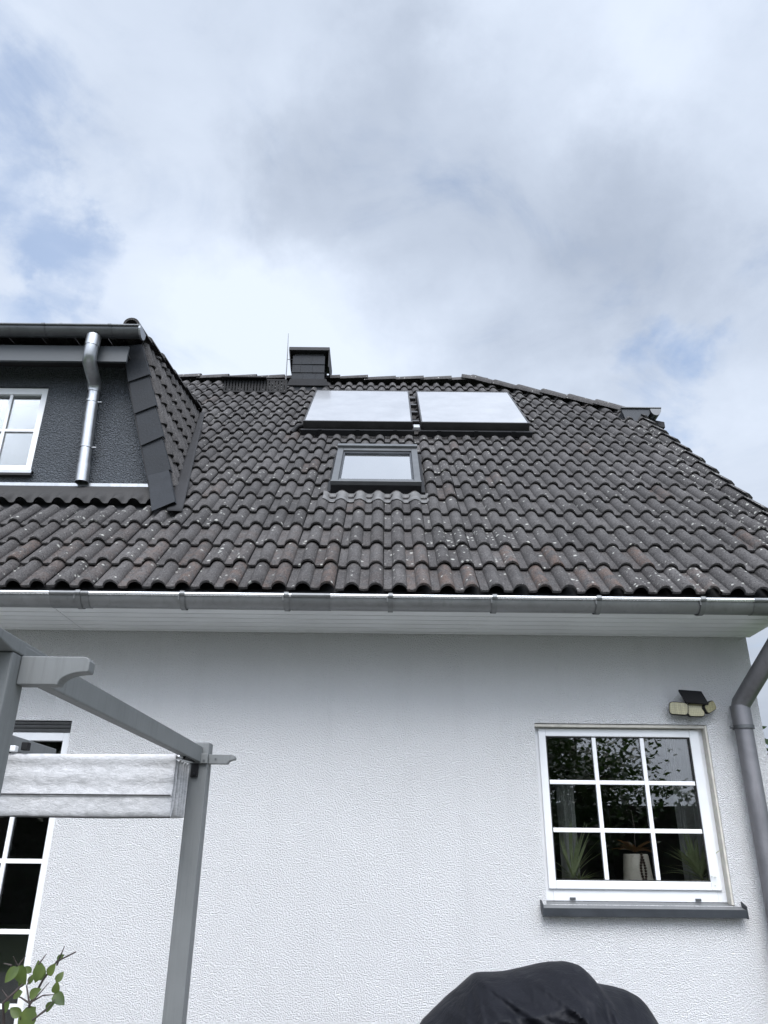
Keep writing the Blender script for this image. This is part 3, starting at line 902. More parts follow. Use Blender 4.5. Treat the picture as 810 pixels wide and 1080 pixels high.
# dormer roof tiles (shallow) and their cap along the cheek
sl_ = math.atan2(.47, 2.15)
dvv = Vector((0, math.cos(sl_), math.sin(sl_))); dnn = Vector((0, -math.sin(sl_), math.cos(sl_)))
def DR(u, v, h):
    p = Vector((u, 5.385, 4.070)) + dvv*v + dnn*(h*.8); return (p.x, p.y, p.z)
nd = 16
lay_tiles('dormer_roof', dm, DR, -2.15-nd*2*RW, nd, 7, .31, rnd=random.Random(22))
mb = MB(); caps(mb, (-2.15, 7.68, 4.66), (-2.180, 5.42, 4.128), .066, .36, 8)
mb.tint = [(.3, 0, 0)]*len(mb.v)
mb.build('dormer_cap', M['tile'], dm, smooth=45)
# slate strip up the sloping front edge
mb = MB()
rnd = random.Random(4)
TL, TR = Vector((-2.315,5.6,4.06)), Vector((-2.150,5.6,4.08)); BL_, BR_ = Vector((-1.828,5.6,2.496)), Vector((-1.668,5.6,2.557))
n = 5
for i in range(n):
    t0, t1 = i/n, (i+1)/n + .03
    a, b = TL.lerp(BL_, t0), TR.lerp(BR_, t0); c, d = TL.lerp(BL_, t1), TR.lerp(BR_, t1)
    sk_ = rnd.uniform(-.012,.012)
    if i == n-1: c, d = Vector((-1.742,5.30,2.362)), Vector((-1.590,5.30,2.395))
    f = -.0; g2 = -.020
    lo = [c+Vector((0,g2-.012,-.02+sk_)), d+Vector((.012,g2-.012,.03+sk_)), d+Vector((.012,g2,.03+sk_)), c+Vector((0,g2,-.02+sk_))]
    hi = [a+Vector((0,f-.010,0)), b+Vector((0,f-.010,.0)), b+Vector((0,f,.0)), a+Vector((0,f,0))]
    mb.hexa(lo, hi)
    # side return of the slate, lapping over the tiles
    mb.hexa([d+Vector((.0,g2+.002,.03+sk_)), d+Vector((.012,g2+.002,.03+sk_)), d+Vector((.016,.03,.03+sk_)), d+Vector((.006,.03,.03+sk_))],
            [b+Vector((-.012,.001,0)), b+Vector((0,.001,0)), b+Vector((.004,.03,0)), b+Vector((-.008,.03,0))])
mb.build('slate_edge', M['slate'], dm, bevel=.002)
# backing board that closes the gap behind the slates
mb = MB()
mb.hexa([TL+Vector((-.02,.012,0)), TR+Vector((-.02,.012,0)), TR+Vector((-.02,.09,0)), TL+Vector((-.02,.09,0))][::1], [BL_+Vector((-.02,.012,0)), BR_+Vector((-.03,.012,0)), BR_+Vector((-.03,.09,0)), BL_+Vector((-.02,.09,0))])
mb.build('edge_board', M['black_wood'], dm)

mb = MB(); DGY, DGZ, DGR = 5.365, 4.055, .070
gutter(mb, mid(-2.085), -2.085, DGY, DGZ, DGR)
g = mb.build('dormer_gutter', M['zinc_dark'], house, smooth=40)
MB().tube([(mid(-2.085), DGY-DGR-.004, DGZ-.001), (-2.085, DGY-DGR-.004, DGZ-.001)], .0105, 12).build('bead', M['zinc_dark'], g, smooth=50)
for i in range(9):
    x = -2.33 - .56*i
    mb = MB(); sleeve(mb, x-.013, x+.013, DGY, DGZ, DGR+.0045); mb.build('bracket', M['zinc_dark'], g, smooth=40)
mb = MB(); mb.box(-2.085, -2.062, DGY-.085, DGY+.075, DGZ-.065, DGZ+.012); 
mb = MB(); mb.prism([(DGY-.082, DGZ+.010)] + [(DGY+.076*math.cos(t), DGZ-.006+.076*math.sin(t)) for t in [PI+PI*i/12 for i in range(13)]] + [(DGY+.08, DGZ+.010)], lambda p, q_, d: (d, p, q_), -2.084, -2.068)
mb.build('end_cap', M['zinc_bright'], g)

def pipe_open(mb, path, r, n=18):
    mb.tube(path, r, n, caps=False); 
    q_ = [Vector(p) for p in path]
    mb.tube(path, r-.003, n, caps=False)
    e = q_[-1]; d = (q_[-1]-q_[-2]).normalized()
mb = MB()
wx = -2.515; wy = 5.625
mb.tube([(-2.475, DGY, 3.99), (-2.478, DGY, 3.90), (-2.482, DGY+.004, 3.80), (-2.487, DGY+.03, 3.755), (-2.50, 5.59, 3.68), (-2.503, 5.62, 3.65), (-2.505, wy, 3.60)], .056, 18, caps=False)
mb.tube([(-2.504, wy, 3.66), (-2.497, wy, 3.40), (-2.462, wy, 2.745)], .049, 18, caps=False)
mb.tube([(-2.497, wy, 3.40), (-2.463, wy, 2.76), (-2.462, wy, 2.745)], .046, 18, caps=False)
mb.tube([(-2.47, wy, 2.90), (-2.4615, wy, 2.738)], .053, 18, caps=False)
mb.tube([(-2.475, DGY, 3.99), (-2.478, DGY, 3.885)], .060, 18, caps=False)
dpp = mb.build('dormer_downpipe', M['zinc_bright'], house, smooth=50)
for z, x in ((3.50, -2.502), (3.06, -2.478)):
    mb = MB(); mb.tube([(x,wy,z-.009),(x,wy,z+.009)], .054, 18)
    mb.tube([(x+.05,wy,z),(x+.085,wy,z)], .009, 8); mb.tube([(x,wy+.04,z),(x,DY,z)], .006, 8)
    mb.build('clip', M['zinc_bright'], dpp, smooth=50)
mb = MB(); mb.lathe([(.0455,0),(0,.0)], (-2.467, wy, 2.84), 18); mb.build('pipe_shade_disc', M['black'], dpp)  # black disc standing in for the shade inside the open pipe end

# ------------------------------------------------------------------ solar collectors lying on the roof
def collector(x0, x1, s0, s1, h0, h1, label):
    base = Vector(RP((x0+x1)/2, s0, h0))
    t = empty('solar_panel', (base.x, base.y, base.z+EYE), label, 'solar panel', 'solar panels on the roof')
    mb = MB(RP)
    w = .016
    mb.box(x0, x0+w, s0, s1, h0, h1); mb.box(x1-w, x1, s0, s1, h0, h1)
    mb.box(x0+w, x1-w, s0, s0+w*1.6, h0, h1); mb.box(x0+w, x1-w, s1-w, s1, h0, h1)
    mb.box(x0+w, x1-w, s0+w*1.6, s1-w, h0, h0+.01)
    mb.build('frame', M['panel_frame'], t, bevel=.003)
    mb = MB(RP); mb.box(x0+w, x1-w, s0+w*1.6, s1-w, h1-.012, h1-.005); mb.build('glazing', M['collector'], t)
    mb = MB(RP)
    for xx in (x0+.14, x1-.14): mb.box(xx-.03, xx+.03, s0-.05, s1+.02, .058, h0-.002)
    mb.box(x0-.015, x1+.015, s0-.10, s0-.055, .045, .10)
    for xx in (x0+.18, (x0+x1)/2, x1-.18): mb.box(xx-.02, xx+.02, s0-.115, s0-.10, .05, .11)
    mb.build('mounting_rail', M['black'], t)
    return t
collector(-.842, .285, 3.53, 5.05, .085, .17, 'pale glazed solar panel nearer the chimney, above the roof window')
p2 = collector(.370, 1.490, 3.53, 5.05, .085, .17, 'pale glazed solar panel nearer the roof hip, to the right of its twin')
for s in (3.75, 4.15, 4.5, 4.85): MB(RP).box(.288, .362, s-.03, s+.03, .09, .13).build('connector', M['panel_frame'], p2, bevel=.004)
MB(RP).box(.292, .358, 3.46, 3.56, .10, .135).build('connector', M['steel'], p2, bevel=.004)
mb = MB(RP); mb.tube([(-.845, 3.62, .10), (-.91, 3.58, .09), (-.96, 3.50, .05)], .025, 10)
mb.build('pipe', M['black'], [o for o in S.objects if o.name == 'solar_panel'][0])

# ------------------------------------------------------------------ wall lamp
lx, lz = 1.975, .86
lamp = empty('wall_lamp', (lx, YF, lz+EYE), 'wall lamp with three yellowish heads and a tilted black cell above the kitchen window', 'wall lamp')
mb = MB(); mb.box(lx-.05, lx+.05, YF-.055, YF-.002, lz-.035, lz+.03); mb.build('body', M['black'], lamp, bevel=.006)
def head(cx, cz, yaw, roll, w, h):
    m1 = MB(); m2 = MB()
    Rm = Matrix.Rotation(yaw, 3, 'Z') @ Matrix.Rotation(roll, 3, 'Y')
    def rr(w_, h_, r_):
        pts = []
        for sx, sz, a0 in ((1,1,0),(-1,1,90),(-1,-1,180),(1,-1,270)):
            for k in range(5):
                t = R(a0 + 22.5*k)
                pts.append((sx*(w_/2-r_) + r_*math.cos(t), sz*(h_/2-r_) + r_*math.sin(t)))
        return pts
    fn = lambda p, q_, d: tuple(Vector((cx, YF-.075, cz)) + Rm @ Vector((p, d, q_)))
    m1.prism(rr(w, h, .022), fn, 0, .022); m2.prism(rr(w-.010, h-.010, .018), fn, -.004, -.0005)
    hd = m1.build('light_head', M['black'], lamp, bevel=.002); m2.build('lens', M['lamp_lens'], hd)
head(lx+.003, lz-.010, 0, 0, .110, .084)
head(lx-.104, lz-.001, R(-20), R(7), .116, .082)
head(lx+.098, lz+.010, R(26), R(-26), .104, .062)
mb = MB()
c = Vector((lx-.004, YF-.085, lz+.068))
ux = Vector((.97,0,-.06)).normalized(); uy = Vector((-.16, .42, .80)).normalized(); un = ux.cross(uy).normalized()
def sp(p, q_, d): return tuple(c + ux*p + uy*q_ + un*d)
mb.prism([(-.072,-.05),(.072,-.05),(.072,.05),(-.072,.05)], sp, -.007, .007)
sp_o = mb.build('solar_cell', M['black'], lamp, bevel=.002)
mb = MB(); mb.bar((lx, YF-.05, lz+.02), tuple(c), .03, .012); mb.build('arm', M['black'], lamp)

# ------------------------------------------------------------------ pergola
perg = empty('pergola', (-.75, 2.3, 0), 'grey painted wooden pergola with shaped beam ends in front of the terrace door', 'pergola')
MB().box(-.738, -.668, 3.10, 3.17, -1.598, .392).build('post', M['wood'], perg, bevel=.004)
MB().box(-.824, -.754, 1.555, 1.628, -1.598, .372).build('post', M['wood'], perg, bevel=.004)
MB().box(-2.74, -2.67, 3.10, 3.17, -1.598, .392).build('post', M['wood'], perg, bevel=.004)
# side rafter over both posts
mb = MB(); a = Vector((-.768, 1.60, .366)); b = Vector((-.708, 3.098, .345)); mb.bar(a, b, .032, .058)
mb.build('rafter', M['wood'], perg, bevel=.003)
mb = MB(); mb.bar((-1.386, 2.2, .364), (-1.386, 3.36, .364), .046, .052); mb.build('rafter', M['wood'], perg, bevel=.003)
mb = MB(); mb.bar((-2.04, .75, .364), (-2.04, 3.36, .364), .046, .052); mb.build('rafter', M['wood'], perg, bevel=.003)
# cross beams with shaped ends
def arm(x0, x1, y0, y1, z0, z1, tip):
    mb = MB(); L_ = x1-x0; h = z1-z0
    pts = [(x0, z0), (x1-tip, z0)]
    for i in range(1, 9):
        t = i/8*PI/2
        pts.append((x1-tip + tip*.92*(1-math.cos(t)), z0 + (h*.46)*math.sin(t)))
    pts += [(x1-.001, z0+h*.47), (x1, z0+h*.55), (x1, z1-.010), (x1-.004, z1-.003), (x1-.012, z1), (x0, z1)]
    mb.prism(pts, lambda p, q_, d: (p, d, q_), y0, y1)
    return mb.build('cross_beam', M['wood'], perg, bevel=.002)
arm(-.753, -.609, 1.592, 1.626, .312, .371, .060)
arm(-.6675, -.566, 3.105, 3.14, .313, .347, .028)
mb = MB(); mb.box(-2.669, -.739, 3.135, 3.165, .30, .347); mb.build('cross_beam', M['wood'], perg, bevel=.003)
mb = MB(); mb.box(-.739, -.667, 3.084, 3.0995, .312, .348); mb.build('lap_joint', M['wood'], perg, bevel=.002)
mb = MB(); mb.prism([(1.548,.3725),(1.72,.3725),(1.72,.402),(1.36,.402)], lambda p, q_, d: (d, p, q_), -.86, -.7525); mb.build('cap_beam', M['wood'], perg, bevel=.003)
for x, y, z in ((-.725,3.0838,.338),(-.68,3.0838,.322),(-.64,3.1048,.33)):
    MB().tube([(x,y,z),(x,y-.002,z)], .0042, 8).build('screw', M['sash_grey'], perg)
mb = MB(); mb.box(-.728, -.700, 3.088, 3.0985, .262, .330); mb.tube([(-.714,3.0885,.272),(-.714,3.082,.272)], .006, 8); mb.build('bracket', M['black'], perg, bevel=.002)

# ------------------------------------------------------------------ awning hanging on its rod between the posts
aw = empty('awning', (-1.4, 3.05, EYE+.33), 'silvery grey gathered awning hanging from a rod between the pergola posts', 'awning')
mb = MB()
def aw_prof():
    """folds seen from the side: (y, z) polyline, front layer first"""
    p = []
    zt, zb = .338, .122
    # roll over the rod
    for i in range(7):
        t = PI*.05 + i/6*PI*.95
        p.append((3.048 - .011*math.sin(t), zt - .011 + .011*math.cos(t) ))
    p = [(3.052, zt-.006), (3.046, zt), (3.037, zt-.002), (3.031, zt-.010), (3.031, zt-.022), (3.035, zt-.034)]
    for i in range(1, 12): p.append((3.035 + .002*math.sin(i*.9), zt-.034 - (zt-.034-.197)*i/12))
    p += [(3.033,.196),(3.031,.190),(3.037,.186)]
    for i in range(1, 6): p.append((3.036, .186 - .058*i/6))
    p += [(3.037,.124),(3.044,.117),(3.052,.122)]
    for k in range(8):
        y = 3.060 + k*.020
        p += [(y, .16), (y, .24), (y+.002, .315), (y+.007, .322), (y+.010, .315), (y+.011, .24), (y+.011, .16), (y+.013, .126), (y+.016,.122)]
    return p
AK = 2.92/3.05
pf = aw_prof(); NX = 170; XA, XB = -2.62, -.773
vs = []
for j, (y, z) in enumerate(pf):
    for i in range(NX+1):
        x = XA + (XB-XA)*i/NX
        w = noise.noise(Vector((x*9, z*16, y*30)))*.003 + noise.noise(Vector((x*26+z*30, z*30-x*12, 3)))*.0022 + noise.noise(Vector((x*60-z*50, z*60+x*40, 8)))*.0020
        sag = -.004*math.sin(PI*(i/NX))
        low = noise.noise(Vector((x*13, 7, 1)))*.003 if z < .15 else 0
        sk2 = (0.006 if z < .2 else 0)*(i == NX)
        ex = (-.010*math.sin(y*160) if y > 3.055 else 0)*max(0, (i/NX-.9)*10)
        vs.append(((x+ex)*AK, (y + w)*AK - .005, (z + sag + low)*AK))
fs = []
for j in range(len(pf)-1):
    for i in range(NX):
        a = j*(NX+1)+i; fs.append((a, a+1, a+NX+2, a+NX+1))
mb.add(vs, fs); mb.build('fabric', M['cloth'], aw, smooth=50, solid=.0016)
AT = lambda x, y, z: (x*AK, y*AK-.005, z*AK)
mb = MB(AT); mb.tube([(-2.66,3.052,.330),(-1.6,3.052,.328),(-.752,3.052,.331)], .0075, 10); mb.build('rod', M['steel'], aw, smooth=50)
mb = MB(); mb.tube([(-.752*AK,3.052*AK-.005,.331*AK),(-.715,3.085,.325)], .010, 10); mb.build('rod_end', M['black'], aw)
mb = MB(AT); mb.tube([(XA,3.029,.1925),(-1.7,3.0285,.1895),(XB-.004,3.029,.192)], .0022, 6); mb.build('seam', M['seal'], aw)
mb = MB(AT); mb.tube([(XA,3.042,.116),(-2,3.041,.113),(-1.4,3.042,.115),(-1.0,3.041,.113),(XB,3.042,.117)], .0035, 6); mb.build('hem', M['seal'], aw)
MB(AT).box(-1.36,-1.335,3.02,3.05,.345,.375).build('slider', M['black'], aw, bevel=.003)
MB(AT).box(-1.43,-1.41,3.03,3.06,.335,.365).build('slider', M['black'], aw, bevel=.003)
MB(AT).box(-1.405,-1.38,3.02,3.05,.340,.362).build('slider', M['pvc'], aw, bevel=.003)

# ------------------------------------------------------------------ black cover
def lerp_tab(tab, x):
    if x <= tab[0][0]: return tab[0][1]
    for (a, fa), (b, fb) in zip(tab, tab[1:]):
        if x <= b:
            t = (x-a)/(b-a); return fa + (fb-fa)*t
    return tab[-1][1]
top_tab = [(.02,-1.45),(.06,-1.05),(.11,-.72),(.172,-.611),(.275,-.527),(.392,-.440),(.43,-.437),(.50,-.433),(.62,-.409),(.70,-.394),(.77,-.394),(.82,-.408),(.855,-.440),(.875,-.468),(.93,-.478),(1.0,-.494),(1.05,-.515),(1.085,-.55),(1.12,-.61),(1.16,-.76),(1.20,-1.1),(1.23,-1.45)]
mb = MB()
NUc, NVc = 150, 90
def cover(u, v):
    x = .02 + 1.21*u
    zt_ = lerp_tab(top_tab, x)
    zt_ = (lerp_tab(top_tab, x-.008)+zt_+lerp_tab(top_tab, x+.008))/3
    zb = -1.5
    t = v*2-1                               # -1 front hem ... 1 back hem
    # ridge line wanders in depth
    yc = 3.62 + .02*math.sin(x*7); dep = .30
    a = abs(t)
    fall = a**3.2 if t < 0 else a**4
    if a < .45: zz = zt_ - (a/.45)**1.6*(.11 if t < 0 else .10)
    else: zz = zt_ - (.11 if t < 0 else .10) - ((a-.45)/.55)**1.05*(zt_-zb-(.11 if t < 0 else .10))
    yy = yc + (dep+.05*a)*math.copysign(min(1, a/.45)**.8, t) 
    # big creases running down from the corner and from the crest
    k = 0
    def crease(x0, z0, x1, z1, wd, amp):
        dx, dz = x1-x0, z1-z0; l = math.hypot(dx, dz)
        s = ((x-x0)*dx + (zz-z0)*dz)/(l*l); dd = ((x-x0)*dz - (zz-z0)*dx)/l
        if s < -.1 or s > 1.1: return 0
        return amp*math.exp(-(dd/wd)**2)*max(0, min(1, (s+.1)*6))*max(0, min(1, (1.1-s)*5))
    if t < .1:
        k += crease(.37,-.445,.80,-.66,.016,.030) + crease(.39,-.47,.72,-.70,.030,-.030) + crease(.60,-.44,.90,-.62,.014,.026) + crease(.66,-.43,.86,-.55,.020,-.024)
        k += crease(.85,-.44,.99,-.72,.016,.050) + crease(.372,-.445,.27,-.85,.010,.020) + crease(.36,-.45,.17,-.78,.010,.016) + crease(.95,-.48,1.12,-.75,.016,-.018)
        k += crease(.56,-.52,.78,-.56,.009,.014) + crease(.70,-.50,.84,-.60,.008,.014) + crease(.62,-.60,.88,-.70,.012,.018)
    k += .010*max(0, 1-abs(noise.noise(Vector((x*7+zz*6, zz*7-x*3, 2.2))))*5) + .005*max(0, 1-abs(noise.noise(Vector((x*16-zz*9, zz*13+x*5, 7.2))))*4)
    nz = noise.noise(Vector((x*6, zz*5, t*2)))*.010 + noise.noise(Vector((x*14+zz*9, zz*9, 9)))*.006 + noise.noise(Vector((x*34+zz*25, zz*20, 4)))*.002
    xs_ = .66 + (x-.66)*(1 - (.17 if t < 0 else .05)*min(1, a/.5))
    return (xs_, yy - k*.75 - nz, zz + nz*.35*(1 if a < .5 else 0))
mb.grid(220, 340, cover)
cv_o = mb.build('draped_cover', M['cover'], None, smooth=70, solid=.003)
tag(cv_o, 'black fabric cover draped over a bulky object below the kitchen window', 'cover')

# ------------------------------------------------------------------ shrub at the lower left corner
def leaf(mb, base, d, up, L_, W_, bend=.15):
    d = Vector(d).normalized(); up = Vector(up); s = d.cross(up).normalized(); u = s.cross(d).normalized()
    n = 6; vs = []
    for i in range(n+1):
        t = i/n
        w = W_*.5*(math.sin(PI*min(1, t**.75))**.8 if 0 < t < 1 else 0.02)
        c = Vector(base) + d*L_*t - u*bend*L_*t*t
        vs += [c - s*w + u*w*.35, c, c + s*w + u*w*.35]
    fs = []
    for i in range(n):
        a = i*3; fs += [(a, a+1, a+4, a+3), (a+1, a+2, a+5, a+4)]
    mb.add(vs, fs)
def P2(px_, py_, Y):
    """metres for a point that stands at depth Y"""
    u = (px_-405)/811; v = (540-py_)/811; c_, s_ = math.cos(R(.62)), math.sin(R(.62))
    u, v = u*c_-v*s_, u*s_+v*c_; p_ = R(24)
    d = Vector((u, math.cos(p_)-v*math.sin(p_), math.sin(p_)+v*math.cos(p_)))
    return d*(Y/d.y)
shrub = empty('shrub', (-.93, 2.2, 0), 'thin twigged shrub with a few green oval leaves beside the terrace door', 'shrub')
YS = 2.2
twigs = [[(28,1200),(30,1110),(31,1060),(45,1034),(60,1014),(80,1004)], [(60,1018),(68,998)], [(31,1058),(28,1040),(32,1030)], [(31,1060),(52,1036)],
         [(31,1058),(45,1050),(57,1049)], [(34,1076),(48,1066),(58,1054)], [(32,1078),(52,1061)], [(2,1100),(4,1075),(3,1058),(18,1044),(24,1038)], [(8,1052),(2,1044)],
         [(41,1017),(49,1006)], [(18,1018),(14,1009)], [(20,1018),(27,1008)], [(12,1018),(4,1016)], [(14,1110),(20,1085),(22,1072)], [(31,1058),(22,1052),(15,1050)], [(6,1110),(5,1085),(5,1062)]]
mb = MB()
rnd = random.Random(31)
for k, tw in enumerate(twigs):
    pth = [P2(x, y, YS + .03*math.sin(k*2.1+i)) for i, (x, y) in enumerate(tw)]
    r0 = .0042 if len(tw) > 4 else .0024
    mb.tube(pth, [r0*(1-.6*i/(len(pth)-1)) for i in range(len(pth))], 6)
mb.tube([Vector((-.93,2.2,-1.6)), Vector((-.91,2.19,-1.0)), P2(28,1198,YS)], [.012,.009,.005], 8)
mb.build('twig', M['twig'], shrub, smooth=60)
lv = [((31,1052),(41,1044),.9),((48,1066),(56,1058),.6),((24,1046),(14,1052),.9),((10,1056),(4,1068),1.0),((22,1072),(12,1064),.9),((60,1014),(66,1008),.5),((45,1034),(40,1016),1.0),((44,1016),(38,1034),.9),((51,1029),(57,1018),.8),((59,1036),(66,1026),.8),((58,1048),(60,1037),.6),((57,1048),(66,1058),.85),((33,1026),(27,1020),.5),
      ((30,1038),(36,1028),.9),((20,1018),(25,1036),1.0),((20,1020),(6,1034),1.1),((26,1030),(21,1041),.8),((38,1062),(24,1078),1.7),((36,1062),(22,1090),1.9),((12,1112),(2,1095),1.5),((18,1090),(26,1104),1.4),((28,1140),(48,1128),1.4),((30,1160),(8,1150),1.5)]
mb = MB()
for (a, b, k) in lv:
    yb = YS + rnd.uniform(-.03,.03); pa = P2(a[0], a[1], yb); pb = P2(b[0], b[1], yb + rnd.uniform(-.012,.006))
    d = pb-pa
    leaf(mb, pa, d, Vector((rnd.uniform(-.4,.4), -1, .4)), d.length*1.15, d.length*.78, .12)
for i in range(26):
    z = rnd.uniform(-1.3, -.62); th = rnd.uniform(0, 2*PI)
    b = Vector((-.93 + .14*math.cos(th)*rnd.random(), 2.2 + .14*math.sin(th), z))
    leaf(mb, b, (math.cos(th), math.sin(th), .3), (0,0,1), .055, .036, .2)
mb.build('foliage', M['leaf'], shrub, smooth=80)

# ------------------------------------------------------------------ things on the inner window sill and the curtains
SZ = -.204
def spiky(mb, c, n, ln, w, seed, spread=1.0, zup=.7):
    rnd = random.Random(seed)
    for i in range(n):
        th = rnd.uniform(0, 2*PI); el = rnd.uniform(.15, 1.0)*zup
        d = Vector((math.cos(th)*spread, math.sin(th)*spread*.5, el*1.6)).normalized()
        leaf(mb, Vector(c), d, (0,0,1) if abs(d.z) < .9 else (0,1,0), ln*rnd.uniform(.6,1.1), w, rnd.uniform(.1,.5))
def pot(name, c, prof_, mat, par): return MB().lathe(prof_, c, 24).build(name, mat, par, smooth=40)
t = empty('potted_plant', (1.23, 5.24, SZ+EYE), 'spidery pale leaved plant in a low pot behind the lower left kitchen pane', 'houseplant', 'plants on the kitchen window sill')
pot('pot', (1.23,5.24,SZ), [(.05,0),(.06,.05),(.062,.07),(.05,.07)], M['cream'], t)
mb = MB(); spiky(mb, (1.23,5.24,SZ+.06), 60, .16, .008, 41, 1.2, .5); spiky(mb, (1.19,5.24,SZ+.08), 20, .34, .012, 42, .6, 1.4); mb.build('foliage', M['house_leaf'], t, smooth=80)
t = empty('potted_plant', (1.60, 5.27, SZ+EYE), 'reddish leaved plant in a tall cream pot with a string of brown beads', 'houseplant', 'plants on the kitchen window sill')
pt = pot('pot', (1.60,5.27,SZ), [(.096,0),(.095,.02),(.076,.21),(.073,.222),(.064,.222),(.06,.19)], M['cream'], t)
mb = MB()
for i in range(22):
    a = i/21*2*PI
    mb.lathe([(.0,-.009),(.008,-.004),(.008,.004),(0,.009)], (1.612+.018*math.sin(a)*(.5+.5*i/22), 5.27-.104+.022*abs(1-i/11), SZ+.05+.17*abs(1-i/11)), 8)
mb.build('bead_string', M['brown'], pt, smooth=60)
mb = MB(); spiky(mb, (1.60,5.27,SZ+.23), 12, .15, .05, 43, 1.2, .6); mb.build('foliage', M['red_leaf'], t, smooth=80)
mb = MB(); mb.tube([(1.60,5.27,SZ+.22),(1.61,5.27,SZ+.38),(1.60,5.26,SZ+.48)], .004, 6); mb.build('stem', M['twig'], t)
t = empty('potted_plant', (1.97, 5.25, SZ+EYE), 'spiky dark leaved plant in a pale pot behind the lower right kitchen pane', 'houseplant', 'plants on the kitchen window sill')
pot('pot', (1.965,5.20,SZ), [(.055,0),(.068,.06),(.07,.08),(.058,.08)], M['cream'], t)
mb = MB(); spiky(mb, (1.965,5.20,SZ+.09), 90, .26, .017, 44, .9, 1.3); spiky(mb, (1.98,5.20,SZ+.06), 30, .2, .014, 45, 1.4, .4); mb.build('foliage', M['house_leaf'], t, smooth=80)
def curtain(x0, x1, y, z0, z1, label, seed, waves):
    rnd = random.Random(seed); ph_ = rnd.uniform(0, 6)
    mb = MB()
    mb.grid(120, 6, lambda u, v: (x0+(x1-x0)*u, y + .022*math.sin(u*waves+ph_)+.010*math.sin(u*waves*2.3+1)+.004*v, z0+(z1-z0)*v))
    o = mb.build('curtain', M['curtain'], None, smooth=80, solid=.002)
    tag(o, label, 'curtain', 'curtains behind the kitchen window')
curtain(1.25, 1.37, 5.80, -.55, .47, 'pale curtain behind the left column of panes of the kitchen window', 1, 46)
curtain(2.06, 2.30, 5.75, -.55, 1.0, 'pale curtain behind the right column of panes of the kitchen window', 2, 58)

# ------------------------------------------------------------------ ground
mb = MB(zoff=0)
mb.add([(-400,-400,0),(400,-400,0),(400,400,0),(-400,400,0)], [(0,1,2,3)])
tag(mb.build('ground', M['ground'], None), None, None, None, 'structure')
mb = MB(zoff=0)
mb.box(-7.5, 3.6, -2.6, 4.99, -.02, .012)
tag(mb.build('terrace', M['paving'], None), None, None, None, 'structure')

# ------------------------------------------------------------------ garden behind the viewer (it shows in the panes) and one tree past the corner
def tree(name, loc, h, cr, ch_, seed, label, nleaf, lsize, mat, group=None, z0=None):
    rnd = random.Random(seed)
    t = empty(name, loc, label, 'tree', group)
    x, y, z = loc; zb = z
    mb = MB(zoff=0)
    top = Vector((x + rnd.uniform(-.2,.2), y + rnd.uniform(-.2,.2), zb + h*.85))
    base = Vector((x, y, zb)); mid_ = base.lerp(top, .5) + Vector((rnd.uniform(-.15,.15), rnd.uniform(-.15,.15), 0))
    r = h*.022
    mb.tube([base - Vector((0,0,.05)), base.lerp(mid_, .12), mid_, top], [r*1.5, r, r*.7, r*.15], 9)
    tips = []
    for i in range(16):
        f = rnd.uniform(.32, .95); a = base.lerp(mid_, f*2) if f < .5 else mid_.lerp(top, (f-.5)*2)
        th = i*2.4 + rnd.uniform(-.3,.3); ln = cr*rnd.uniform(.55,1.0)*(1.15-f*.5)
        e = a + Vector((math.cos(th)*ln, math.sin(th)*ln, ln*rnd.uniform(.15,.7)))
        m_ = a.lerp(e, .5) + Vector((0,0,ln*.1))
        mb.tube([a, m_, e], [r*.4, r*.25, r*.08], 6); tips += [m_, e, a.lerp(e, .75)]
        for q_ in range(3):
            e2 = e + Vector((rnd.uniform(-1,1), rnd.uniform(-1,1), rnd.uniform(-.4,.8)))*cr*.35
            mb.tube([m_.lerp(e, .6), e2], [r*.12, r*.04], 5); tips.append(e2)
    tips.append(top)
    mb.build('trunk', M['bark'], t, smooth=60)
    mb = MB(zoff=0)
    for i in range(nleaf):
        c = rnd.choice(tips); g_ = rnd.gauss
        p = c + Vector((g_(0,1), g_(0,1), g_(0,.8)))*cr*.17
        d = Vector((rnd.uniform(-1,1), rnd.uniform(-1,1), rnd.uniform(-.8,.5))).normalized()
        up = Vector((rnd.uniform(-.6,.6), rnd.uniform(-.6,.6), 1)); s_ = d.cross(up).normalized()
        l = lsize*rnd.uniform(.7,1.3); w = l*.32
        mb.add([p, p+d*l*.5+s_*w, p+d*l, p+d*l*.5-s_*w], [(0,1,2,3)])
    mb.build('crown', mat, t)
    return t
tree('garden_tree', (2.8, -6.6, 0), 6.0, 2.2, 3.2, 51, 'leafy dark tree mirrored in the left and middle panes of the kitchen window', 9000, .15, M['tree_leaf'], 'garden trees mirrored in the panes')
tree('garden_tree', (4.5, -9.0, 0), 5.4, 1.6, 3.0, 52, 'loose leafy tree mirrored against the sky in the upper right kitchen pane', 2800, .15, M['tree_leaf'], 'garden trees mirrored in the panes')
tree('garden_tree', (-8.0, -7.5, 0), 6.8, 2.6, 4.0, 53, 'dark leafy tree mirrored in the panes of the terrace door', 8000, .18, M['tree_leaf'], 'garden trees mirrored in the panes')
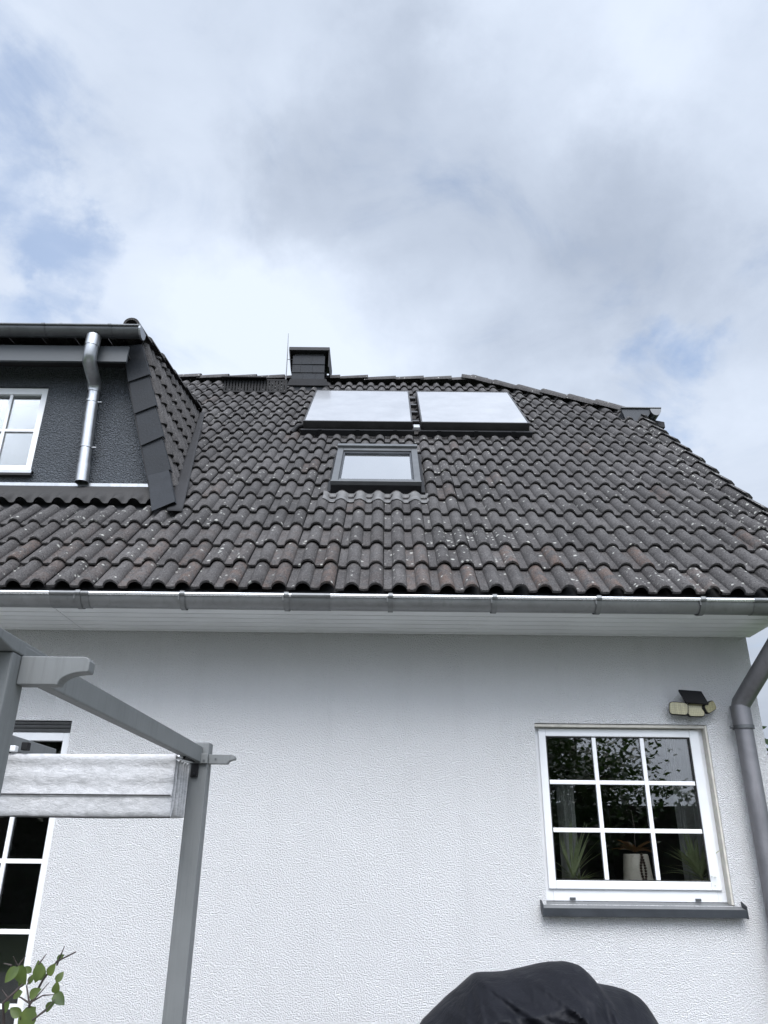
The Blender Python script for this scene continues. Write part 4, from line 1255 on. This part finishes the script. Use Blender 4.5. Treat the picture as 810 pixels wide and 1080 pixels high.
def hedge(x0, x1, y, h, dpt, label, seed, n):
    rnd = random.Random(seed)
    t = empty('hedge', ((x0+x1)/2, y, 0), label, 'hedge')
    mb = MB(zoff=0); mb.box(x0+.1, x1-.1, y-dpt*.3, y+dpt*.3, 0, h*.82); mb.build('branches', M['bark'], t)
    mb = MB(zoff=0)
    for i in range(n):
        x = rnd.uniform(x0, x1); z = rnd.uniform(0, h)
        hh = h*(.93 + .12*noise.noise(Vector((x*.9, 0, 3)))) ; z = z*hh/h
        face = rnd.random()
        yy = y + (dpt*.5 if face < .7 else rnd.uniform(-.5,.5)*dpt) + rnd.gauss(0,.06)
        if face > .85: z = hh + rnd.gauss(0,.06)
        p = Vector((x, yy, z)); d = Vector((rnd.uniform(-1,1), rnd.uniform(-.4,1), rnd.uniform(-.6,.8))).normalized(); s_ = d.cross(Vector((rnd.uniform(-.6,.6), rnd.uniform(-.6,.6), 1))).normalized()
        l = .17*rnd.uniform(.7,1.3)
        mb.add([p, p+d*l*.5+s_*l*.36, p+d*l, p+d*l*.5-s_*l*.36], [(0,1,2,3)])
    mb.build('leaves', M['hedge_leaf'], t)
hedge(-16, 14, -11.0, 3.4, 1.2, 'dense dark hedge mirrored low in the house windows', 61, 14000)
tree('neighbour_tree', (12.9, 25.5, 0), 5.6, 1.6, 3.0, 54, 'dark tree far off past the right corner of the house behind the downpipe', 3500, .22, M['hedge_leaf'])

# ------------------------------------------------------------------ camera
cam_d = bpy.data.cameras.new('camera'); cam = bpy.data.objects.new('camera', cam_d); COL.objects.link(cam)
cam_d.sensor_fit = 'AUTO'; cam_d.sensor_width = 36; cam_d.lens = 36*811/1080
cam_d.clip_start = .05; cam_d.clip_end = 2000
cam.matrix_world = Matrix.Translation((0,0,EYE)) @ Matrix.Rotation(R(90+24), 4, 'X') @ Matrix.Rotation(R(.62), 4, 'Z')
S.camera = cam

# ------------------------------------------------------------------ light: overcast sky with thin gaps, soft sun behind the viewer
ELEV = R(49)
sun_d = bpy.data.lights.new('sun', 'SUN'); sun_d.energy = 1.5; sun_d.angle = R(32); sun_d.color = (1, .955, .90)
sun = bpy.data.objects.new('sun', sun_d); COL.objects.link(sun)
sdir = Vector((0, -math.cos(ELEV), math.sin(ELEV)))
sun.rotation_euler = sdir.to_track_quat('Z', 'Y').to_euler(); sun.location = sdir*60

w = bpy.data.worlds.new('World'); S.world = w; w.use_nodes = True
nt = w.node_tree
for n in list(nt.nodes): nt.nodes.remove(n)
out = nt.nodes.new('ShaderNodeOutputWorld')
sky = nt.nodes.new('ShaderNodeTexSky'); sky.sky_type = 'NISHITA'; sky.sun_disc = False; sky.sun_elevation = ELEV; sky.sun_rotation = R(180)
sky.air_density = 1.0; sky.dust_density = .6
bg1 = nt.nodes.new('ShaderNodeBackground'); bg1.inputs[1].default_value = .14
hs = nt.nodes.new('ShaderNodeHueSaturation'); hs.inputs['Saturation'].default_value = 1.25; L(nt, sky.outputs[0], hs.inputs['Color']); L(nt, hs.outputs[0], bg1.inputs[0])
tcw = nt.nodes.new('ShaderNodeTexCoord').outputs['Generated']
sepw = nt.nodes.new('ShaderNodeSeparateXYZ'); L(nt, tcw, sepw.inputs[0])
# cloud deck: directions projected on a level sheet overhead
zc = N(nt, 'ShaderNodeMath', operation='MAXIMUM'); L(nt, sepw.outputs[2], zc.inputs[0]); zc.inputs[1].default_value = .0
za = N(nt, 'ShaderNodeMath', operation='ADD'); L(nt, zc.outputs[0], za.inputs[0]); za.inputs[1].default_value = .18
inv = N(nt, 'ShaderNodeMath', operation='DIVIDE'); inv.inputs[0].default_value = 1; L(nt, za.outputs[0], inv.inputs[1])
dk = N(nt, 'ShaderNodeVectorMath', operation='SCALE'); L(nt, tcw, dk.inputs[0]); L(nt, inv.outputs[0], dk.inputs['Scale'])
deck = dk.outputs[0]
c1 = noise_f(nt, deck, 1.15, 8, .52, .35)
c2 = noise_f(nt, deck, 3.6, 8, .58, .6)
wn = N(nt, 'ShaderNodeTexNoise', Scale=4.5, Detail=7.0, Roughness=.6); L(nt, tcw, wn.inputs['Vector'])
wv = N(nt, 'ShaderNodeVectorMath', operation='MULTIPLY_ADD'); L(nt, wn.outputs['Color'], wv.inputs[0]); wv.inputs[1].default_value = (.34,.34,.34); L(nt, tcw, wv.inputs[2])
wo = N(nt, 'ShaderNodeVectorMath', operation='SUBTRACT'); L(nt, wv.outputs[0], wo.inputs[0]); wo.inputs[1].default_value = (.17,.17,.17)
wd = N(nt, 'ShaderNodeVectorMath', operation='NORMALIZE'); L(nt, wo.outputs[0], wd.inputs[0])
def blob(px_, py_, rad, soft, warped=True):
    d = P2(px_, py_, 1.0).normalized()
    dt = N(nt, 'ShaderNodeVectorMath', operation='DOT_PRODUCT'); L(nt, wd.outputs[0] if warped else tcw, dt.inputs[0]); dt.inputs[1].default_value = d
    mr = N(nt, 'ShaderNodeMapRange', interpolation_type='SMOOTHSTEP'); L(nt, dt.outputs['Value'], mr.inputs[0])
    mr.inputs[1].default_value = math.cos(R(rad+soft)); mr.inputs[2].default_value = math.cos(R(max(.1, rad)))
    return mr.outputs[0]
def msum(items):
    acc = None
    for sck, wgt in items:
        m_ = N(nt, 'ShaderNodeMath', operation='MULTIPLY_ADD'); L(nt, sck, m_.inputs[0]); m_.inputs[1].default_value = wgt
        if acc is None: m_.inputs[2].default_value = 0
        else: L(nt, acc, m_.inputs[2])
        acc = m_.outputs[0]
    return acc
# brightness of the cloud deck: broad grey bank and brighter rifts
val = msum([(c1, .9), (c2, .45), (blob(520,240,5,13), -.30), (blob(400,160,2,9), -.20), (blob(640,300,4,12), -.20), (blob(230,70,3,13), -.17), (blob(740,250,3,10), -.12),
            (blob(330,300,5,12), .16), (blob(150,330,2,10), .14), (blob(600,60,3,11), .18), (blob(60,60,2,12), .12), (blob(300,385,3,8), .15)])
cr = nt.nodes.new('ShaderNodeValToRGB'); L(nt, val, cr.inputs[0])
e = cr.color_ramp.elements
e[0].position = .15; e[0].color = (.28,.323,.40,1)
e[1].position = .98; e[1].color = (.52,.575,.665,1)
m_ = e.new(.56); m_.color = (.405,.456,.542,1)
# glow added to the unseen sky round the hidden sun, brightening the wall
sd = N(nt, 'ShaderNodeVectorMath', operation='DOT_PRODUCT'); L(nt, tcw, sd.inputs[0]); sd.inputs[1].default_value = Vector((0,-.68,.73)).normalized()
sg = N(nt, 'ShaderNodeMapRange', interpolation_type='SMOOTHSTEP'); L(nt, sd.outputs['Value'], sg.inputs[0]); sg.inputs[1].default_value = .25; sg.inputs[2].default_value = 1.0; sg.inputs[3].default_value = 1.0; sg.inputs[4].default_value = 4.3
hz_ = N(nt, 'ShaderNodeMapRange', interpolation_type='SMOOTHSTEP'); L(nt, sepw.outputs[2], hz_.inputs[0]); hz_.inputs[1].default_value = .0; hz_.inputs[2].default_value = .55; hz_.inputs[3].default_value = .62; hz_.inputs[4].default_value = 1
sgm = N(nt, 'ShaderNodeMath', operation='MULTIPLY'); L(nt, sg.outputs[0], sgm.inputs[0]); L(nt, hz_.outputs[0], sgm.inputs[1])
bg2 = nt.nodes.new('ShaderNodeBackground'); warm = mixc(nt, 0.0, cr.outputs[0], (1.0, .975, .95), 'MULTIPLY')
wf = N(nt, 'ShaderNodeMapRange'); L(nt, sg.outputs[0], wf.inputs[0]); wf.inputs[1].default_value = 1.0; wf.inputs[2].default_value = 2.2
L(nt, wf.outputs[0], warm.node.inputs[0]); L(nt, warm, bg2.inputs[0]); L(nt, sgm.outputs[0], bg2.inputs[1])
# gaps of blue
gap = msum([(c2, 1.0), (c1, .35), (blob(60,262,.3,3.4), -.20), (blob(-8,345,.5,4), -.26), (blob(-15,140,.5,5), -.18), (blob(690,432,.5,4.5), -.22), (blob(20,215,.5,4), -.12)])
gm = N(nt, 'ShaderNodeMapRange', interpolation_type='SMOOTHSTEP'); L(nt, gap, gm.inputs[0]); gm.inputs[1].default_value = .27; gm.inputs[2].default_value = .66; gm.inputs[3].default_value = .52; gm.inputs[4].default_value = 1
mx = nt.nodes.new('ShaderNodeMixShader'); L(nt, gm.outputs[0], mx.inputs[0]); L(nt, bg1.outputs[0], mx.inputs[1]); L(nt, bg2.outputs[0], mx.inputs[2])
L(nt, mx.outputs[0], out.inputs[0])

S.view_settings.view_transform = 'Standard'; S.view_settings.look = 'None'; S.view_settings.gamma = 1; S.view_settings.exposure = .72
S.render.engine = 'CYCLES'
S.cycles.use_denoising = True
S.cycles.max_bounces = 8
S.cycles.transparent_max_bounces = 12
